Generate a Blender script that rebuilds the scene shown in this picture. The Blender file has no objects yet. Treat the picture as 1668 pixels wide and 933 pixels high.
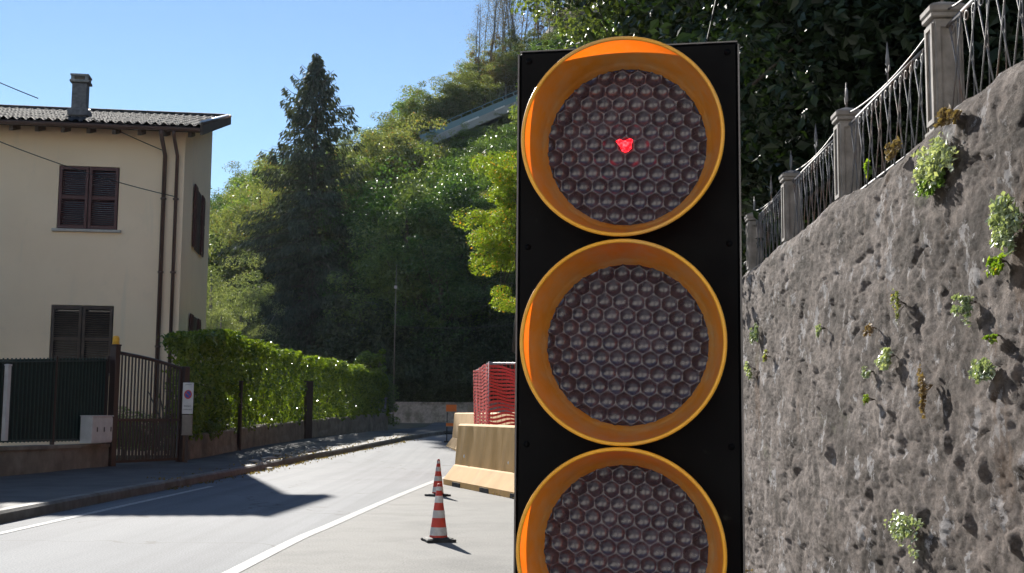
import bpy, math, random
import numpy as np
from mathutils import Vector, Matrix, noise
R = math.radians
C = bpy.context.scene.collection
SC = bpy.context.scene

# ------------------------------------------------------------------ camera
CAMH = 1.15
F = 1980.0                       # focal length in pixels of a 1668 px wide frame
PITCH = R(6.03); ROLL = R(0.5)
fwd = Vector((0, math.cos(PITCH), math.sin(PITCH)))
up0 = Vector((0, -math.sin(PITCH), math.cos(PITCH)))
rt0 = Vector((1, 0, 0))
rt = rt0*math.cos(ROLL) + up0*math.sin(ROLL)
up = up0*math.cos(ROLL) - rt0*math.sin(ROLL)
EYE = Vector((0, 0, CAMH))
cam_d = bpy.data.cameras.new('camera')
cam = bpy.data.objects.new('camera', cam_d); C.objects.link(cam)
m = Matrix((rt, up, -fwd)).transposed().to_4x4(); m.translation = EYE
cam.matrix_world = m
cam_d.sensor_width = 36; cam_d.lens = 36*F/1668
cam_d.clip_start = 0.05; cam_d.clip_end = 3000
SC.camera = cam

# ------------------------------------------------------------------ light
SUN_AZ = R(-17.5); SUN_EL = R(26)
w = bpy.data.worlds.new('World'); SC.world = w; w.use_nodes = True
nt = w.node_tree
bg = nt.nodes['Background']
sky = nt.nodes.new('ShaderNodeTexSky'); sky.sky_type = 'NISHITA'; sky.sun_disc = False
sky.sun_elevation = SUN_EL; sky.sun_rotation = SUN_AZ
sky.air_density = 1.0; sky.dust_density = 0.0; sky.ozone_density = 3.0; sky.altitude = 350
nt.links.new(sky.outputs[0], bg.inputs[0]); bg.inputs[1].default_value = 0.065
sun_d = bpy.data.lights.new('sun', 'SUN'); sun_d.energy = 4.7; sun_d.angle = R(0.5); sun_d.color = (1, .95, .87)
sun = bpy.data.objects.new('sun', sun_d); C.objects.link(sun)
sdir = Vector((math.sin(SUN_AZ)*math.cos(SUN_EL), math.cos(SUN_AZ)*math.cos(SUN_EL), math.sin(SUN_EL)))
sun.rotation_euler = sdir.to_track_quat('Z', 'Y').to_euler(); sun.location = (0, 0, 60)
SC.view_settings.view_transform = 'Standard'
SC.view_settings.look = 'None'
SC.view_settings.exposure = 1.1
SC.view_settings.gamma = 1
SC.view_settings.use_curve_mapping = False
SC.render.engine = 'CYCLES'
SC.cycles.max_bounces = 6; SC.cycles.diffuse_bounces = 3; SC.cycles.glossy_bounces = 2
SC.cycles.volume_bounces = 0; SC.cycles.transmission_bounces = 4; SC.cycles.transparent_max_bounces = 6

# ------------------------------------------------------------------ helpers
def ray(px, py):
    return (fwd + rt*((px-834)/F) + up*((466.5-py)/F))
def at(px, py, y):                      # point of the ray at world depth y
    d = ray(px, py); return EYE + d*(y/d.y)
def on_plane(px, py, p, n):
    d = ray(px, py); t = (Vector(p)-EYE).dot(n)/d.dot(n); return EYE + d*t
def proj(p):
    v = Vector(p)-EYE; z = v.dot(fwd); return 834+F*v.dot(rt)/z, 466.5-F*v.dot(up)/z
def sm(t): t = max(0, min(1, t)); return t*t*(3-2*t)
def g(y):                               # height of road along the valley
    if y < 22: return 0.0
    t = y-22
    return 0.0006*t*t if t < 6 else min(0.0216+0.0262*(t-6), 0.0216+0.0262*26+0.006*max(0, t-32))
def G(px, py, off=0.0):
    d = ray(px, py); t = 5.0; step = .05
    while t < 400:
        p = EYE + d*t
        if p.z <= g(p.y)+off: return p
        t += step*(1 + t*.02)
    return EYE+d*400
def lerpf(x, xs, ys): return float(np.interp(x, xs, ys))

def tag(o, label=None, cat=None, group=None, kind=None):
    if label: o['label'] = label
    if cat: o['category'] = cat
    if group: o['group'] = group
    if kind: o['kind'] = kind
    return o
def link(name, me, mat=None, parent=None):
    o = bpy.data.objects.new(name, me); C.objects.link(o)
    if mat:
        if isinstance(mat, (list, tuple)):
            for q in mat: me.materials.append(q)
        else: me.materials.append(mat)
    if parent: o.parent = parent
    return o
def thing(name, label, cat, loc=(0, 0, 0), rz=0, group=None):
    o = bpy.data.objects.new(name, None); C.objects.link(o); o.empty_display_size = .1
    o.location = loc; o.rotation_euler = (0, 0, rz)
    return tag(o, label, cat, group)
def children_of(o): return [c for c in C.objects if c.parent == o]
def copy_tree(o, parent=None):
    c = o.copy(); C.objects.link(c); c.parent = parent
    for ch in KIDS.get(o.name, []): copy_tree(ch, c)
    return c
KIDS = {}
def remember(o):
    KIDS[o.name] = [c for c in C.objects if c.parent == o]
    for c in KIDS[o.name]: remember(c)

class MB:
    def __init__(s): s.v = []; s.f = []; s.sm = []
    def add(s, vs, fs, smooth=False):
        n = len(s.v); s.v += [tuple(v) for v in vs]
        s.f += [tuple(i+n for i in f) for f in fs]; s.sm += [smooth]*len(fs); return s
    def box(s, x0, x1, y0, y1, z0, z1, M=None, bev=0.0):
        if bev > 0:
            b = bev
            # chamfered box: 24 verts
            vs = []; idx = {}
            for sx in (0, 1):
                for sy in (0, 1):
                    for sz in (0, 1):
                        X = (x0, x1)[sx]; Y = (y0, y1)[sy]; Z = (z0, z1)[sz]
                        ix = b if sx == 0 else -b; iy = b if sy == 0 else -b; iz = b if sz == 0 else -b
                        for k, p in enumerate(((X, Y+iy, Z+iz), (X+ix, Y, Z+iz), (X+ix, Y+iy, Z))):
                            idx[(sx, sy, sz, k)] = len(vs); vs.append(p)
            I = idx; fs = []
            q = [(0, 0), (1, 0), (1, 1), (0, 1)]
            fs.append([I[(0, a, c, 0)] for a, c in q][::-1]); fs.append([I[(1, a, c, 0)] for a, c in q])
            fs.append([I[(a, 0, c, 1)] for a, c in q]); fs.append([I[(a, 1, c, 1)] for a, c in q][::-1])
            fs.append([I[(a, c, 0, 2)] for a, c in q][::-1]); fs.append([I[(a, c, 1, 2)] for a, c in q])
            for a in (0, 1):
                for c in (0, 1):
                    fs.append([I[(0, a, c, 1)], I[(1, a, c, 1)], I[(1, a, c, 2)], I[(0, a, c, 2)]])
                    fs.append([I[(a, 0, c, 0)], I[(a, 1, c, 0)], I[(a, 1, c, 2)], I[(a, 0, c, 2)]])
                    fs.append([I[(a, c, 0, 0)], I[(a, c, 1, 0)], I[(a, c, 1, 1)], I[(a, c, 0, 1)]])
                    for d in (0, 1): pass
            for a in (0, 1):
                for c in (0, 1):
                    for d in (0, 1):
                        fs.append([I[(a, c, d, 0)], I[(a, c, d, 1)], I[(a, c, d, 2)]])
        else:
            vs = [(x, y, z) for x in (x0, x1) for y in (y0, y1) for z in (z0, z1)]
            fs = [(0, 1, 3, 2), (4, 6, 7, 5), (0, 4, 5, 1), (2, 3, 7, 6), (0, 2, 6, 4), (1, 5, 7, 3)]
        if M: vs = [M @ Vector(v) for v in vs]
        return s.add(vs, fs)
    def tube(s, pts, rad, n=8, cap=True):
        pts = [Vector(p) for p in pts]
        if not isinstance(rad, (list, tuple)): rad = [rad]*len(pts)
        vs = []; prev = None
        for i, p in enumerate(pts):
            t = (pts[min(i+1, len(pts)-1)]-pts[max(i-1, 0)])
            if t.length < 1e-9: t = Vector((0, 0, 1))
            t.normalize()
            if prev is None: a = t.orthogonal().normalized()
            else:
                a = prev - t*prev.dot(t)
                a = a.normalized() if a.length > 1e-6 else t.orthogonal().normalized()
            prev = a; b = t.cross(a)
            for k in range(n):
                an = 2*math.pi*k/n; vs.append(p+(a*math.cos(an)+b*math.sin(an))*rad[i])
        fs = []
        for i in range(len(pts)-1):
            for k in range(n):
                k2 = (k+1) % n
                fs.append((i*n+k, i*n+k2, (i+1)*n+k2, (i+1)*n+k))
        if cap:
            fs.append(tuple(range(n))[::-1]); fs.append(tuple((len(pts)-1)*n+k for k in range(n)))
        return s.add(vs, fs, True)
    def lathe(s, prof, n=32, M=None, closed=False, smooth=True):   # prof of (r, z) about Z
        vs = []; m_ = len(prof)
        for r, z in prof:
            for k in range(n):
                a = 2*math.pi*k/n; vs.append(Vector((r*math.cos(a), r*math.sin(a), z)))
        fs = []
        for i in range(m_ if closed else m_-1):
            j = (i+1) % m_
            for k in range(n):
                k2 = (k+1) % n
                fs.append((i*n+k, i*n+k2, j*n+k2, j*n+k))
        if M: vs = [M @ v for v in vs]
        return s.add(vs, fs, smooth)
    def prism(s, poly, a, b, M=None):      # poly of (u,v) in XZ, extruded along Y a..b
        n = len(poly)
        vs = [Vector((u, a, v)) for u, v in poly]+[Vector((u, b, v)) for u, v in poly]
        fs = [tuple(range(n)), tuple(range(n, 2*n))[::-1]]+[(i, i+n, (i+1) % n+n, (i+1) % n) for i in range(n)]
        if M: vs = [M @ v for v in vs]
        return s.add(vs, fs)
    def build(s, name, mat=None, parent=None):
        me = bpy.data.meshes.new(name); me.from_pydata(s.v, [], s.f)
        me.polygons.foreach_set('use_smooth', s.sm); me.update()
        return link(name, me, mat, parent)

def np_mesh(name, V, Fc, mat=None, parent=None, smooth=False):   # V (n,3); Fc (m,k)
    me = bpy.data.meshes.new(name); k = Fc.shape[1]
    me.vertices.add(len(V)); me.vertices.foreach_set('co', V.astype(np.float32).ravel())
    me.loops.add(Fc.size); me.loops.foreach_set('vertex_index', Fc.astype(np.int32).ravel())
    me.polygons.add(len(Fc)); me.polygons.foreach_set('loop_start', np.arange(0, Fc.size, k, dtype=np.int32))
    me.polygons.foreach_set('use_smooth', np.full(len(Fc), smooth))
    me.update(calc_edges=True); me.validate()
    return link(name, me, mat, parent)
def grid_faces(nu, nv):
    i, j = np.meshgrid(np.arange(nu-1), np.arange(nv-1), indexing='ij')
    a = (i*nv+j).ravel(); return np.stack([a, a+nv, a+nv+1, a+1], 1)

# ------------------------------------------------------------------ materials
def mat(name, col=(.5, .5, .5), rough=.7, **k):
    m = bpy.data.materials.new(name); m.use_nodes = True
    b = m.node_tree.nodes['Principled BSDF']
    b.inputs['Base Color'].default_value = (*col, 1); b.inputs['Roughness'].default_value = rough
    for a, v in k.items(): b.inputs[a.replace('_', ' ')].default_value = v
    return m
def N(m, t, **k):
    n = m.node_tree.nodes.new(t)
    for a, v in k.items(): setattr(n, a, v)
    return n
def coords(m, scale=(1, 1, 1), obj=False):
    tc = N(m, 'ShaderNodeTexCoord') if obj else None
    geo = None if obj else N(m, 'ShaderNodeNewGeometry')
    mp = N(m, 'ShaderNodeMapping'); mp.inputs['Scale'].default_value = scale
    m.node_tree.links.new(tc.outputs['Object'] if obj else geo.outputs['Position'], mp.inputs[0])
    return mp.outputs[0]
def noise_n(m, vec, scale, detail=4, rough=.6):
    n = N(m, 'ShaderNodeTexNoise'); n.inputs['Scale'].default_value = scale
    n.inputs['Detail'].default_value = detail; n.inputs['Roughness'].default_value = rough
    m.node_tree.links.new(vec, n.inputs['Vector']); return n.outputs['Fac']
def ramp(m, fac, stops):
    r = N(m, 'ShaderNodeValToRGB'); e = r.color_ramp.elements
    while len(e) > 1: e.remove(e[-1])
    e[0].position = stops[0][0]; c = stops[0][1]; e[0].color = (*c, 1)
    for p, c in stops[1:]:
        q = e.new(p); q.color = (*c, 1)
    m.node_tree.links.new(fac, r.inputs[0]); return r.outputs[0]
def mix(m, a, b, fac, mode='MIX'):
    n = N(m, 'ShaderNodeMix', data_type='RGBA', blend_type=mode)
    L = m.node_tree.links
    if isinstance(fac, (int, float)): n.inputs[0].default_value = fac
    else: L.new(fac, n.inputs[0])
    for s, v in ((6, a), (7, b)):
        if isinstance(v, tuple): n.inputs[s].default_value = (*v, 1)
        else: L.new(v, n.inputs[s])
    return n.outputs[2]
def setc(m, out): m.node_tree.links.new(out, m.node_tree.nodes['Principled BSDF'].inputs['Base Color'])
def setr(m, out): m.node_tree.links.new(out, m.node_tree.nodes['Principled BSDF'].inputs['Roughness'])
def bump(m, fac, strength=.3, dist=.01):
    b = N(m, 'ShaderNodeBump'); b.inputs['Strength'].default_value = strength; b.inputs['Distance'].default_value = dist
    m.node_tree.links.new(fac, b.inputs['Height'])
    m.node_tree.links.new(b.outputs[0], m.node_tree.nodes['Principled BSDF'].inputs['Normal'])
def noisy(name, c1, c2, scale, rough=.8, bs=0, bd=.01, detail=5, sc=(1, 1, 1), c3=None, **k):
    m = mat(name, c1, rough, **k); v = coords(m, sc)
    f = noise_n(m, v, scale, detail)
    out = ramp(m, f, [(.35, c1), (.65, c2)])
    if c3:
        f2 = noise_n(m, v, scale*.23, 3); out = mix(m, out, c3, ramp(m, f2, [(.5, (0, 0, 0)), (.68, (1, 1, 1))]))
    setc(m, out)
    if bs: bump(m, noise_n(m, v, scale*4, 4), bs, bd)
    return m
def leaf_mat(name, c1, c2, trans=.35, rough=.4, tint=None, spec=.5, dead=None):
    m = mat(name, c1, rough); nt = m.node_tree; b = nt.nodes['Principled BSDF']; L = nt.links
    b.inputs['Specular IOR Level'].default_value = spec
    geo = N(m, 'ShaderNodeNewGeometry')
    st = [(0, c1), (.75, c2)]
    if dead: st += [(.93, c2), (.96, dead)]
    col = ramp(m, geo.outputs['Random Per Island'], st)
    oi = N(m, 'ShaderNodeObjectInfo')
    hv = N(m, 'ShaderNodeHueSaturation')
    mr = N(m, 'ShaderNodeMapRange'); mr.inputs[3].default_value = .475; mr.inputs[4].default_value = .525
    L.new(oi.outputs['Random'], mr.inputs[0]); L.new(mr.outputs[0], hv.inputs['Hue'])
    mr2 = N(m, 'ShaderNodeMapRange'); mr2.inputs[3].default_value = 1.25; mr2.inputs[4].default_value = .75
    L.new(oi.outputs['Random'], mr2.inputs[0]); L.new(mr2.outputs[0], hv.inputs['Value'])
    L.new(col, hv.inputs['Color']); L.new(hv.outputs[0], b.inputs['Base Color'])
    t = N(m, 'ShaderNodeBsdfTranslucent'); 
    tc = mix(m, hv.outputs[0], (1.0, 1.0, .35), 1.0, 'MULTIPLY'); 
    gm = N(m, 'ShaderNodeMix', data_type='RGBA', blend_type='ADD'); gm.inputs[0].default_value = 1
    L.new(tc, gm.inputs[6]); L.new(tc, gm.inputs[7]); L.new(gm.outputs[2], t.inputs[0])
    ms = N(m, 'ShaderNodeMixShader'); ms.inputs[0].default_value = trans
    L.new(b.outputs[0], ms.inputs[1]); L.new(t.outputs[0], ms.inputs[2])
    L.new(ms.outputs[0], nt.nodes['Material Output'].inputs['Surface'])
    return m

M = {}
# asphalt
m = mat('asphalt', (.16, .16, .165), .85, Specular_IOR_Level=.2); v = coords(m)
big = ramp(m, noise_n(m, coords(m, (1, .35, 1)), .55, 4), [(.35, (.15, .163, .182)), (.65, (.215, .228, .246))])
fine = ramp(m, noise_n(m, v, 70, 3), [(.3, (.5, .5, .5)), (.7, (1.3, 1.3, 1.3))])
c = mix(m, big, fine, 1.0, 'MULTIPLY')
trk = ramp(m, noise_n(m, coords(m, (3.2, .03, 1)), 1.0, 2), [(.44, (1, 1, 1)), (.6, (.84, .84, .85))])
c = mix(m, c, trk, 1.0, 'MULTIPLY')
vo = N(m, 'ShaderNodeTexVoronoi', feature='DISTANCE_TO_EDGE'); vo.inputs['Scale'].default_value = .32
wv = N(m, 'ShaderNodeVectorMath', operation='ADD'); nn = N(m, 'ShaderNodeTexNoise'); nn.inputs['Scale'].default_value = 1.6
m.node_tree.links.new(v, nn.inputs['Vector']); m.node_tree.links.new(nn.outputs['Color'], wv.inputs[0]); m.node_tree.links.new(v, wv.inputs[1])
m.node_tree.links.new(wv.outputs[0], vo.inputs['Vector'])
c = mix(m, c, (.07, .07, .07), ramp(m, vo.outputs['Distance'], [(.0, (.8, .8, .8)), (.008, (0, 0, 0))]))
setc(m, c); bump(m, noise_n(m, v, 120, 3), .5, .004); M['asphalt'] = m
M['shoulder'] = m = mat('shoulder_asphalt', (.2, .19, .175), .9, Specular_IOR_Level=.25); v = coords(m)
big = ramp(m, noise_n(m, v, .9, 5), [(.3, (.2, .197, .187)), (.55, (.285, .277, .26)), (.75, (.225, .222, .215))])
fine = ramp(m, noise_n(m, v, 60, 4), [(.3, (.6, .6, .6)), (.7, (1.2, 1.2, 1.2))])
setc(m, mix(m, big, fine, 1.0, 'MULTIPLY')); bump(m, noise_n(m, v, 90, 4), .6, .006)
M['pave'] = noisy('pavement', (.075, .074, .072), (.115, .112, .106), 2.2, .85, .4, .01, c3=(.05, .047, .042))
M['kerb'] = noisy('kerb_stone', (.13, .12, .11), (.2, .19, .175), 6, .8, .4, .01, c3=(.1, .085, .065))
M['paint'] = m = mat('road_paint', (.62, .62, .6), .8, Specular_IOR_Level=.2); v = coords(m)
setc(m, ramp(m, noise_n(m, v, 22, 6, .75), [(.36, (.2, .2, .2)), (.56, (.42, .42, .41))]))
M['soil'] = noisy('soil', (.05, .045, .03), (.09, .08, .05), 1.5, .95, .5, .05, c3=(.04, .06, .02))
M['facade'] = m = mat('ochre_render', (.74, .63, .40), .9); v = coords(m)
c = ramp(m, noise_n(m, v, .7, 5), [(.3, (.88, .67, .45)), (.7, (.94, .73, .50))])
c = mix(m, c, (.66, .57, .42), ramp(m, noise_n(m, coords(m, (2.5, 2.5, .25)), 1.2, 4), [(.58, (0, 0, 0)), (.8, (.45, .45, .45))]))
c = mix(m, c, (.62, .5, .36), ramp(m, noise_n(m, coords(m, (1.2, 1.2, 1.2)), .9, 8, .8), [(.55, (0, 0, 0)), (.75, (.35, .35, .35))]))
setc(m, c); bump(m, noise_n(m, v, 60, 3), .25, .004)
M['cream'] = noisy('cream_render', (.58, .56, .52), (.66, .64, .6), 1.0, .9)
M['shutter'] = noisy('shutter_paint', (.08, .024, .02), (.11, .036, .029), 5, .55)
M['dwood'] = noisy('dark_wood', (.06, .04, .03), (.1, .065, .045), 5, .7)
M['tile'] = noisy('roof_tile', (.04, .033, .03), (.08, .066, .06), 3.0, .9, .3, .01, c3=(.05, .05, .047), Specular_IOR_Level=.12)
M['pipe'] = noisy('downpipe_paint', (.09, .055, .045), (.12, .07, .055), 4, .45)
M['flash'] = mat('zinc_flashing', (.7, .7, .7), .3, Metallic=.8)
M['stone'] = noisy('grey_stone', (.2, .19, .18), (.33, .31, .29), 9, .85, .5, .008, c3=(.12, .12, .1))
M['pillar'] = noisy('pillar_cement', (.19, .172, .158), (.31, .285, .262), 12, .85, .4, .006, c3=(.19, .18, .165))
M['lowwall'] = noisy('low_wall_render', (.2, .17, .13), (.33, .285, .22), 2.6, .9, .5, .02, c3=(.12, .10, .08))
M['rubble'] = noisy('rubble_wall', (.2, .15, .11), (.31, .25, .19), 3.5, .9, .7, .03, c3=(.12, .10, .075))
M['dkgreen'] = noisy('green_screen_cloth', (.008, .022, .018), (.014, .034, .028), 3, .8)
M['dkmetal'] = mat('dark_brown_metal', (.05, .03, .026), .5, Metallic=.2)
M['gmetal'] = mat('grey_metal', (.3, .3, .31), .45, Metallic=.5)
M['iron'] = noisy('old_painted_iron', (.10, .105, .115), (.19, .19, .2), 25, .6, c3=(.17, .11, .08))
M['white'] = noisy('white_enamel', (.62, .62, .6), (.74, .74, .72), 6, .5)
M['redsign'] = mat('sign_red', (.55, .03, .04), .5)
M['bluesign'] = mat('sign_blue', (.04, .08, .4), .5)
M['blackp'] = mat('black_lettering', (.02, .02, .02), .5)
M['yellow'] = mat('amber_lamp_plastic', (.8, .4, .02), .35)
M['cable'] = mat('black_cable', (.03, .03, .03), .6)
M['glass'] = mat('dark_glass', (.02, .022, .025), .1)
M['sill'] = noisy('sill_stone', (.42, .38, .33), (.5, .46, .4), 8, .8)
M['bark'] = noisy('bark', (.05, .04, .03), (.11, .09, .07), 6, .9, .6, .02, sc=(1, 1, .2))
M['palebark'] = noisy('pale_bark', (.16, .14, .12), (.26, .24, .21), 6, .9, sc=(1, 1, .2))
M['conc'] = m = mat('ochre_concrete', (.42, .33, .2), .85); v = coords(m)
c = ramp(m, noise_n(m, v, 2.4, 5), [(.3, (.66, .40, .15)), (.7, (.8, .49, .195))])
c = mix(m, c, (.5, .33, .17), ramp(m, noise_n(m, coords(m, (6, 6, .6)), 1.1, 4), [(.52, (0, 0, 0)), (.75, (.6, .6, .6))]))
setc(m, c); bump(m, noise_n(m, v, 45, 3), .3, .005)
M['net'] = mat('orange_red_net', (.72, .045, .035), .6)
M['signorange'] = mat('orange_board', (.85, .2, .03), .6)
M['boardback'] = noisy('board_back', (.22, .19, .16), (.28, .25, .2), 9, .6)
M['rubber'] = noisy('black_rubber', (.02, .02, .02), (.05, .05, .05), 8, .8)
M['conered'] = noisy('cone_red', (.5, .035, .02), (.62, .06, .03), 12, .6, c3=(.35, .04, .03))
M['conewhite'] = noisy('cone_white', (.45, .43, .42), (.66, .64, .62), 14, .5, c3=(.3, .28, .27))
M['hillwall'] = noisy('mountain_road_concrete', (.3, .3, .29), (.42, .42, .4), 1.0, .85)
M['railgreen'] = mat('green_rail_paint', (.14, .24, .27), .5)
M['litter'] = noisy('leaf_litter', (.07, .045, .03), (.14, .1, .06), 9, .95)

# leaves
M['leaf_dark'] = leaf_mat('leaf_dark', (.04, .078, .025), (.09, .15, .05), .34, .42)
M['leaf_mid'] = leaf_mat('leaf_mid', (.075, .125, .035), (.14, .21, .065), .4, .45)
M['leaf_olive'] = leaf_mat('leaf_olive', (.10, .125, .06), (.17, .195, .095), .36, .55, dead=(.22, .14, .06))
M['leaf_grey'] = leaf_mat('leaf_grey', (.12, .15, .085), (.2, .23, .14), .36, .5)
M['leaf_yellow'] = leaf_mat('leaf_yellow', (.07, .14, .02), (.16, .24, .03), .4, .5, dead=(.4, .26, .04))
M['leaf_shade'] = leaf_mat('leaf_shade', (.012, .024, .01), (.03, .05, .016), .15, .5)  # the wood's shade is put into these dark leaf colours
M['leaf_fir'] = leaf_mat('leaf_fir', (.035, .05, .036), (.08, .095, .065), .18, .6, spec=.35)
M['leaf_hedge'] = leaf_mat('leaf_hedge', (.03, .075, .01), (.13, .2, .025), .32, .24, spec=.6)
M['leaf_wall'] = leaf_mat('leaf_wall', (.2, .26, .16), (.38, .44, .32), .2, .35)
M['leaf_dry'] = leaf_mat('leaf_dry', (.15, .105, .055), (.26, .19, .10), .15, .7)
M['leaf_brown'] = leaf_mat('leaf_brown', (.1, .085, .045), (.18, .13, .06), .3, .6)
M['leaf_gloss'] = leaf_mat('leaf_gloss', (.055, .09, .035), (.11, .16, .055), .28, .42, spec=.6)

# ------------------------------------------------------------------ terrain
def wall_x(y): return 1.334+.04*y
def hslope(x): return lerpf(x, [-80, -30, -22, -13, -7, -3, 0, 10, 40], [.05, .27, .42, .46, .52, .60, .70, .80, .85])
def foot(x): return lerpf(x, [-40, -12, -5, 6, 14, 30], [80, 70, 63, 61, 54, 34])
def hillh(x, y):
    d = y-foot(x)
    if d <= 0: return 0.0
    k0 = 40 if x < 0 else 40+x*2
    if d > k0: d = k0+10*(1-math.exp(-(d-k0)/10))
    return hslope(x)*d
def terrain(x, y):
    base = g(y) if y < 62 else g(62)
    h = base-.04+hillh(x, y)
    if h > base+.5: h += (noise.noise(Vector((x*.08, y*.08, 0)))*1.2)
    return h
xs = np.unique(np.concatenate([np.linspace(-300, -60, 12), np.linspace(-60, 60, 61), np.linspace(60, 300, 12)]))
ys = np.unique(np.concatenate([np.linspace(-60, 20, 9), np.linspace(20, 180, 81), np.linspace(180, 320, 12)]))
V = np.array([(x, y, terrain(x, y)) for x in xs for y in ys])
o = np_mesh('ground', V, grid_faces(len(xs), len(ys)), M['soil'], None, True); tag(o, kind='structure')

# road centre edges. left kerb line and right painted line as functions of depth
LE_y = [-10, 12, 23, 27.6, 31, 36, 41, 46, 51, 54.5, 57]
LE_x = [-5.3, -5.2, -5.0, -4.95, -4.45, -3.75, -3.0, -1.7, .6, 3.5, 7.5]
RE_y = [-10, 8.8, 13, 19, 24, 30, 35, 39, 42, 44, 45.5]
RE_x = [-2.3, -1.97, -1.8, -1.43, -1.0, -.2, .8, 2.2, 4.0, 6.3, 9.5]
def resample(xs_, ys_, n):
    P = [Vector((a, b, 0)) for a, b in zip(xs_, ys_)]
    # Catmull-Rom through the points
    out = []
    for i in range(len(P)-1):
        p0 = P[max(i-1, 0)]; p1 = P[i]; p2 = P[i+1]; p3 = P[min(i+2, len(P)-1)]
        for k in range(n):
            t = k/n
            out.append(.5*((2*p1)+(-p0+p2)*t+(2*p0-5*p1+4*p2-p3)*t*t+(-p0+3*p1-3*p2+p3)*t**3))
    out.append(P[-1]); return out
LE = resample(LE_x, LE_y, 6); RE = resample(RE_x, RE_y, 6)
def offset(path, d):
    out = []
    for i, p in enumerate(path):
        t = (path[min(i+1, len(path)-1)]-path[max(i-1, 0)]).normalized()
        out.append(p+Vector((t.y, -t.x, 0))*d)
    return out
def ribbon(name, A, B, dz, mt, nv=7):
    vs = []
    for a, b in zip(A, B):
        for j in range(nv):
            p = a.lerp(b, j/(nv-1)); vs.append((p.x, p.y, g(min(p.y, 62))+dz))
    o = np_mesh(name, np.array(vs), grid_faces(len(A), nv), mt, None, True)
    me = o.data
    if me.polygons[0].normal.z < 0: me.flip_normals()
    return tag(o, kind='structure')
ribbon('road', LE, RE, .0, M['asphalt'], 15)
SH = [Vector((wall_x(p.y)+.05 if p.y < 34 else max(wall_x(p.y)+.05, p.x+2.5), p.y if p.y < 34 else p.y-.5, 0)) for p in RE]
ribbon('road_shoulder', RE, SH, .0, M['shoulder'], 9)
ribbon('road_verge', offset(LE[-40:], 0), offset(LE[-40:], -3.5), -.02, M['pave'], 4)
# painted lines
Rl = [p for p in RE if p.y > 4]
ribbon('road_marking', offset(Rl, -.10), offset(Rl, .02), .004, M['paint'], 2)
Ll = [p for p in resample([-4.83, -4.80, -4.78, -4.66], [-5, 8, 12, 19.2], 8)]
ribbon('road_marking', offset(Ll, -.05), offset(Ll, .05), .004, M['paint'], 2)

# pavement with kerb
PB = []
for p in LE:
    PB.append(p)
def inner_line(y):   # garden wall line
    return lerpf(y, [0, 20, 24.5, 26, 31.5, 37, 42.5, 47], [-9.8, -9.4, -8.9, -7.5, -6.6, -5.75, -4.6, -2.9])
kerb_path = [p for p in LE if p.y < 53]
vs = []; n = 0
def kh(y): return .13 if y < 44 else .13
rows = []
for i, p in enumerate(kerb_path):
    z = g(p.y); wob = .012*noise.noise(Vector((p.y*1.7, 3, 0)))
    t = (kerb_path[min(i+1, len(kerb_path)-1)]-kerb_path[max(i-1, 0)]).normalized(); nrm = Vector((-t.y, t.x, 0))
    a = p+nrm*(0+wob); b = p+nrm*.03; c_ = p+nrm*.16
    rows.append([(a.x, a.y, z-.06), (a.x, a.y, z+.10), (b.x, b.y, z+.13), (c_.x, c_.y, z+.13), (c_.x, c_.y, z-.06)])
V = np.array([q for r in rows for q in r]); o = np_mesh('kerb', V, grid_faces(len(rows), 5), M['kerb']); tag(o, kind='structure')
rows = []
fine = []
for i in range(len(kerb_path)-1):
    for k in range(3): fine.append(kerb_path[i].lerp(kerb_path[i+1], k/3))
for i, p in enumerate(fine):
    t = (fine[min(i+1, len(fine)-1)]-fine[max(i-1, 0)]).normalized(); nrm = Vector((-t.y, t.x, 0))
    a = p+nrm*.16; wx = max(inner_line(p.y), -30); b = Vector((min(wx-.4, a.x-.5), p.y, 0))
    rows.append([(a.lerp(b, j/6).x, a.lerp(b, j/6).y, g(a.lerp(b, j/6).y)+.126+.012*noise.noise(Vector((a.lerp(b, j/6).x*.9, a.lerp(b, j/6).y*.9, 1)))*(j > 0)) for j in range(7)])
V = np.array([q for r in rows for q in r]); o = np_mesh('pavement', V, grid_faces(len(rows), 7), M['pave'], None, True); tag(o, kind='structure')

lot = []  # unseen pale lot added behind the camera to bounce sun onto the house
for x in np.linspace(-60, 60, 9):
    for y in np.linspace(-70, -10, 6): lot.append((x, y, -.004))
o = np_mesh('bounce_lot', np.array(lot), grid_faces(9, 6), noisy('pale_paving', (.26, .25, .23), (.34, .33, .3), .8, .85)); tag(o, kind='structure')
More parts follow.
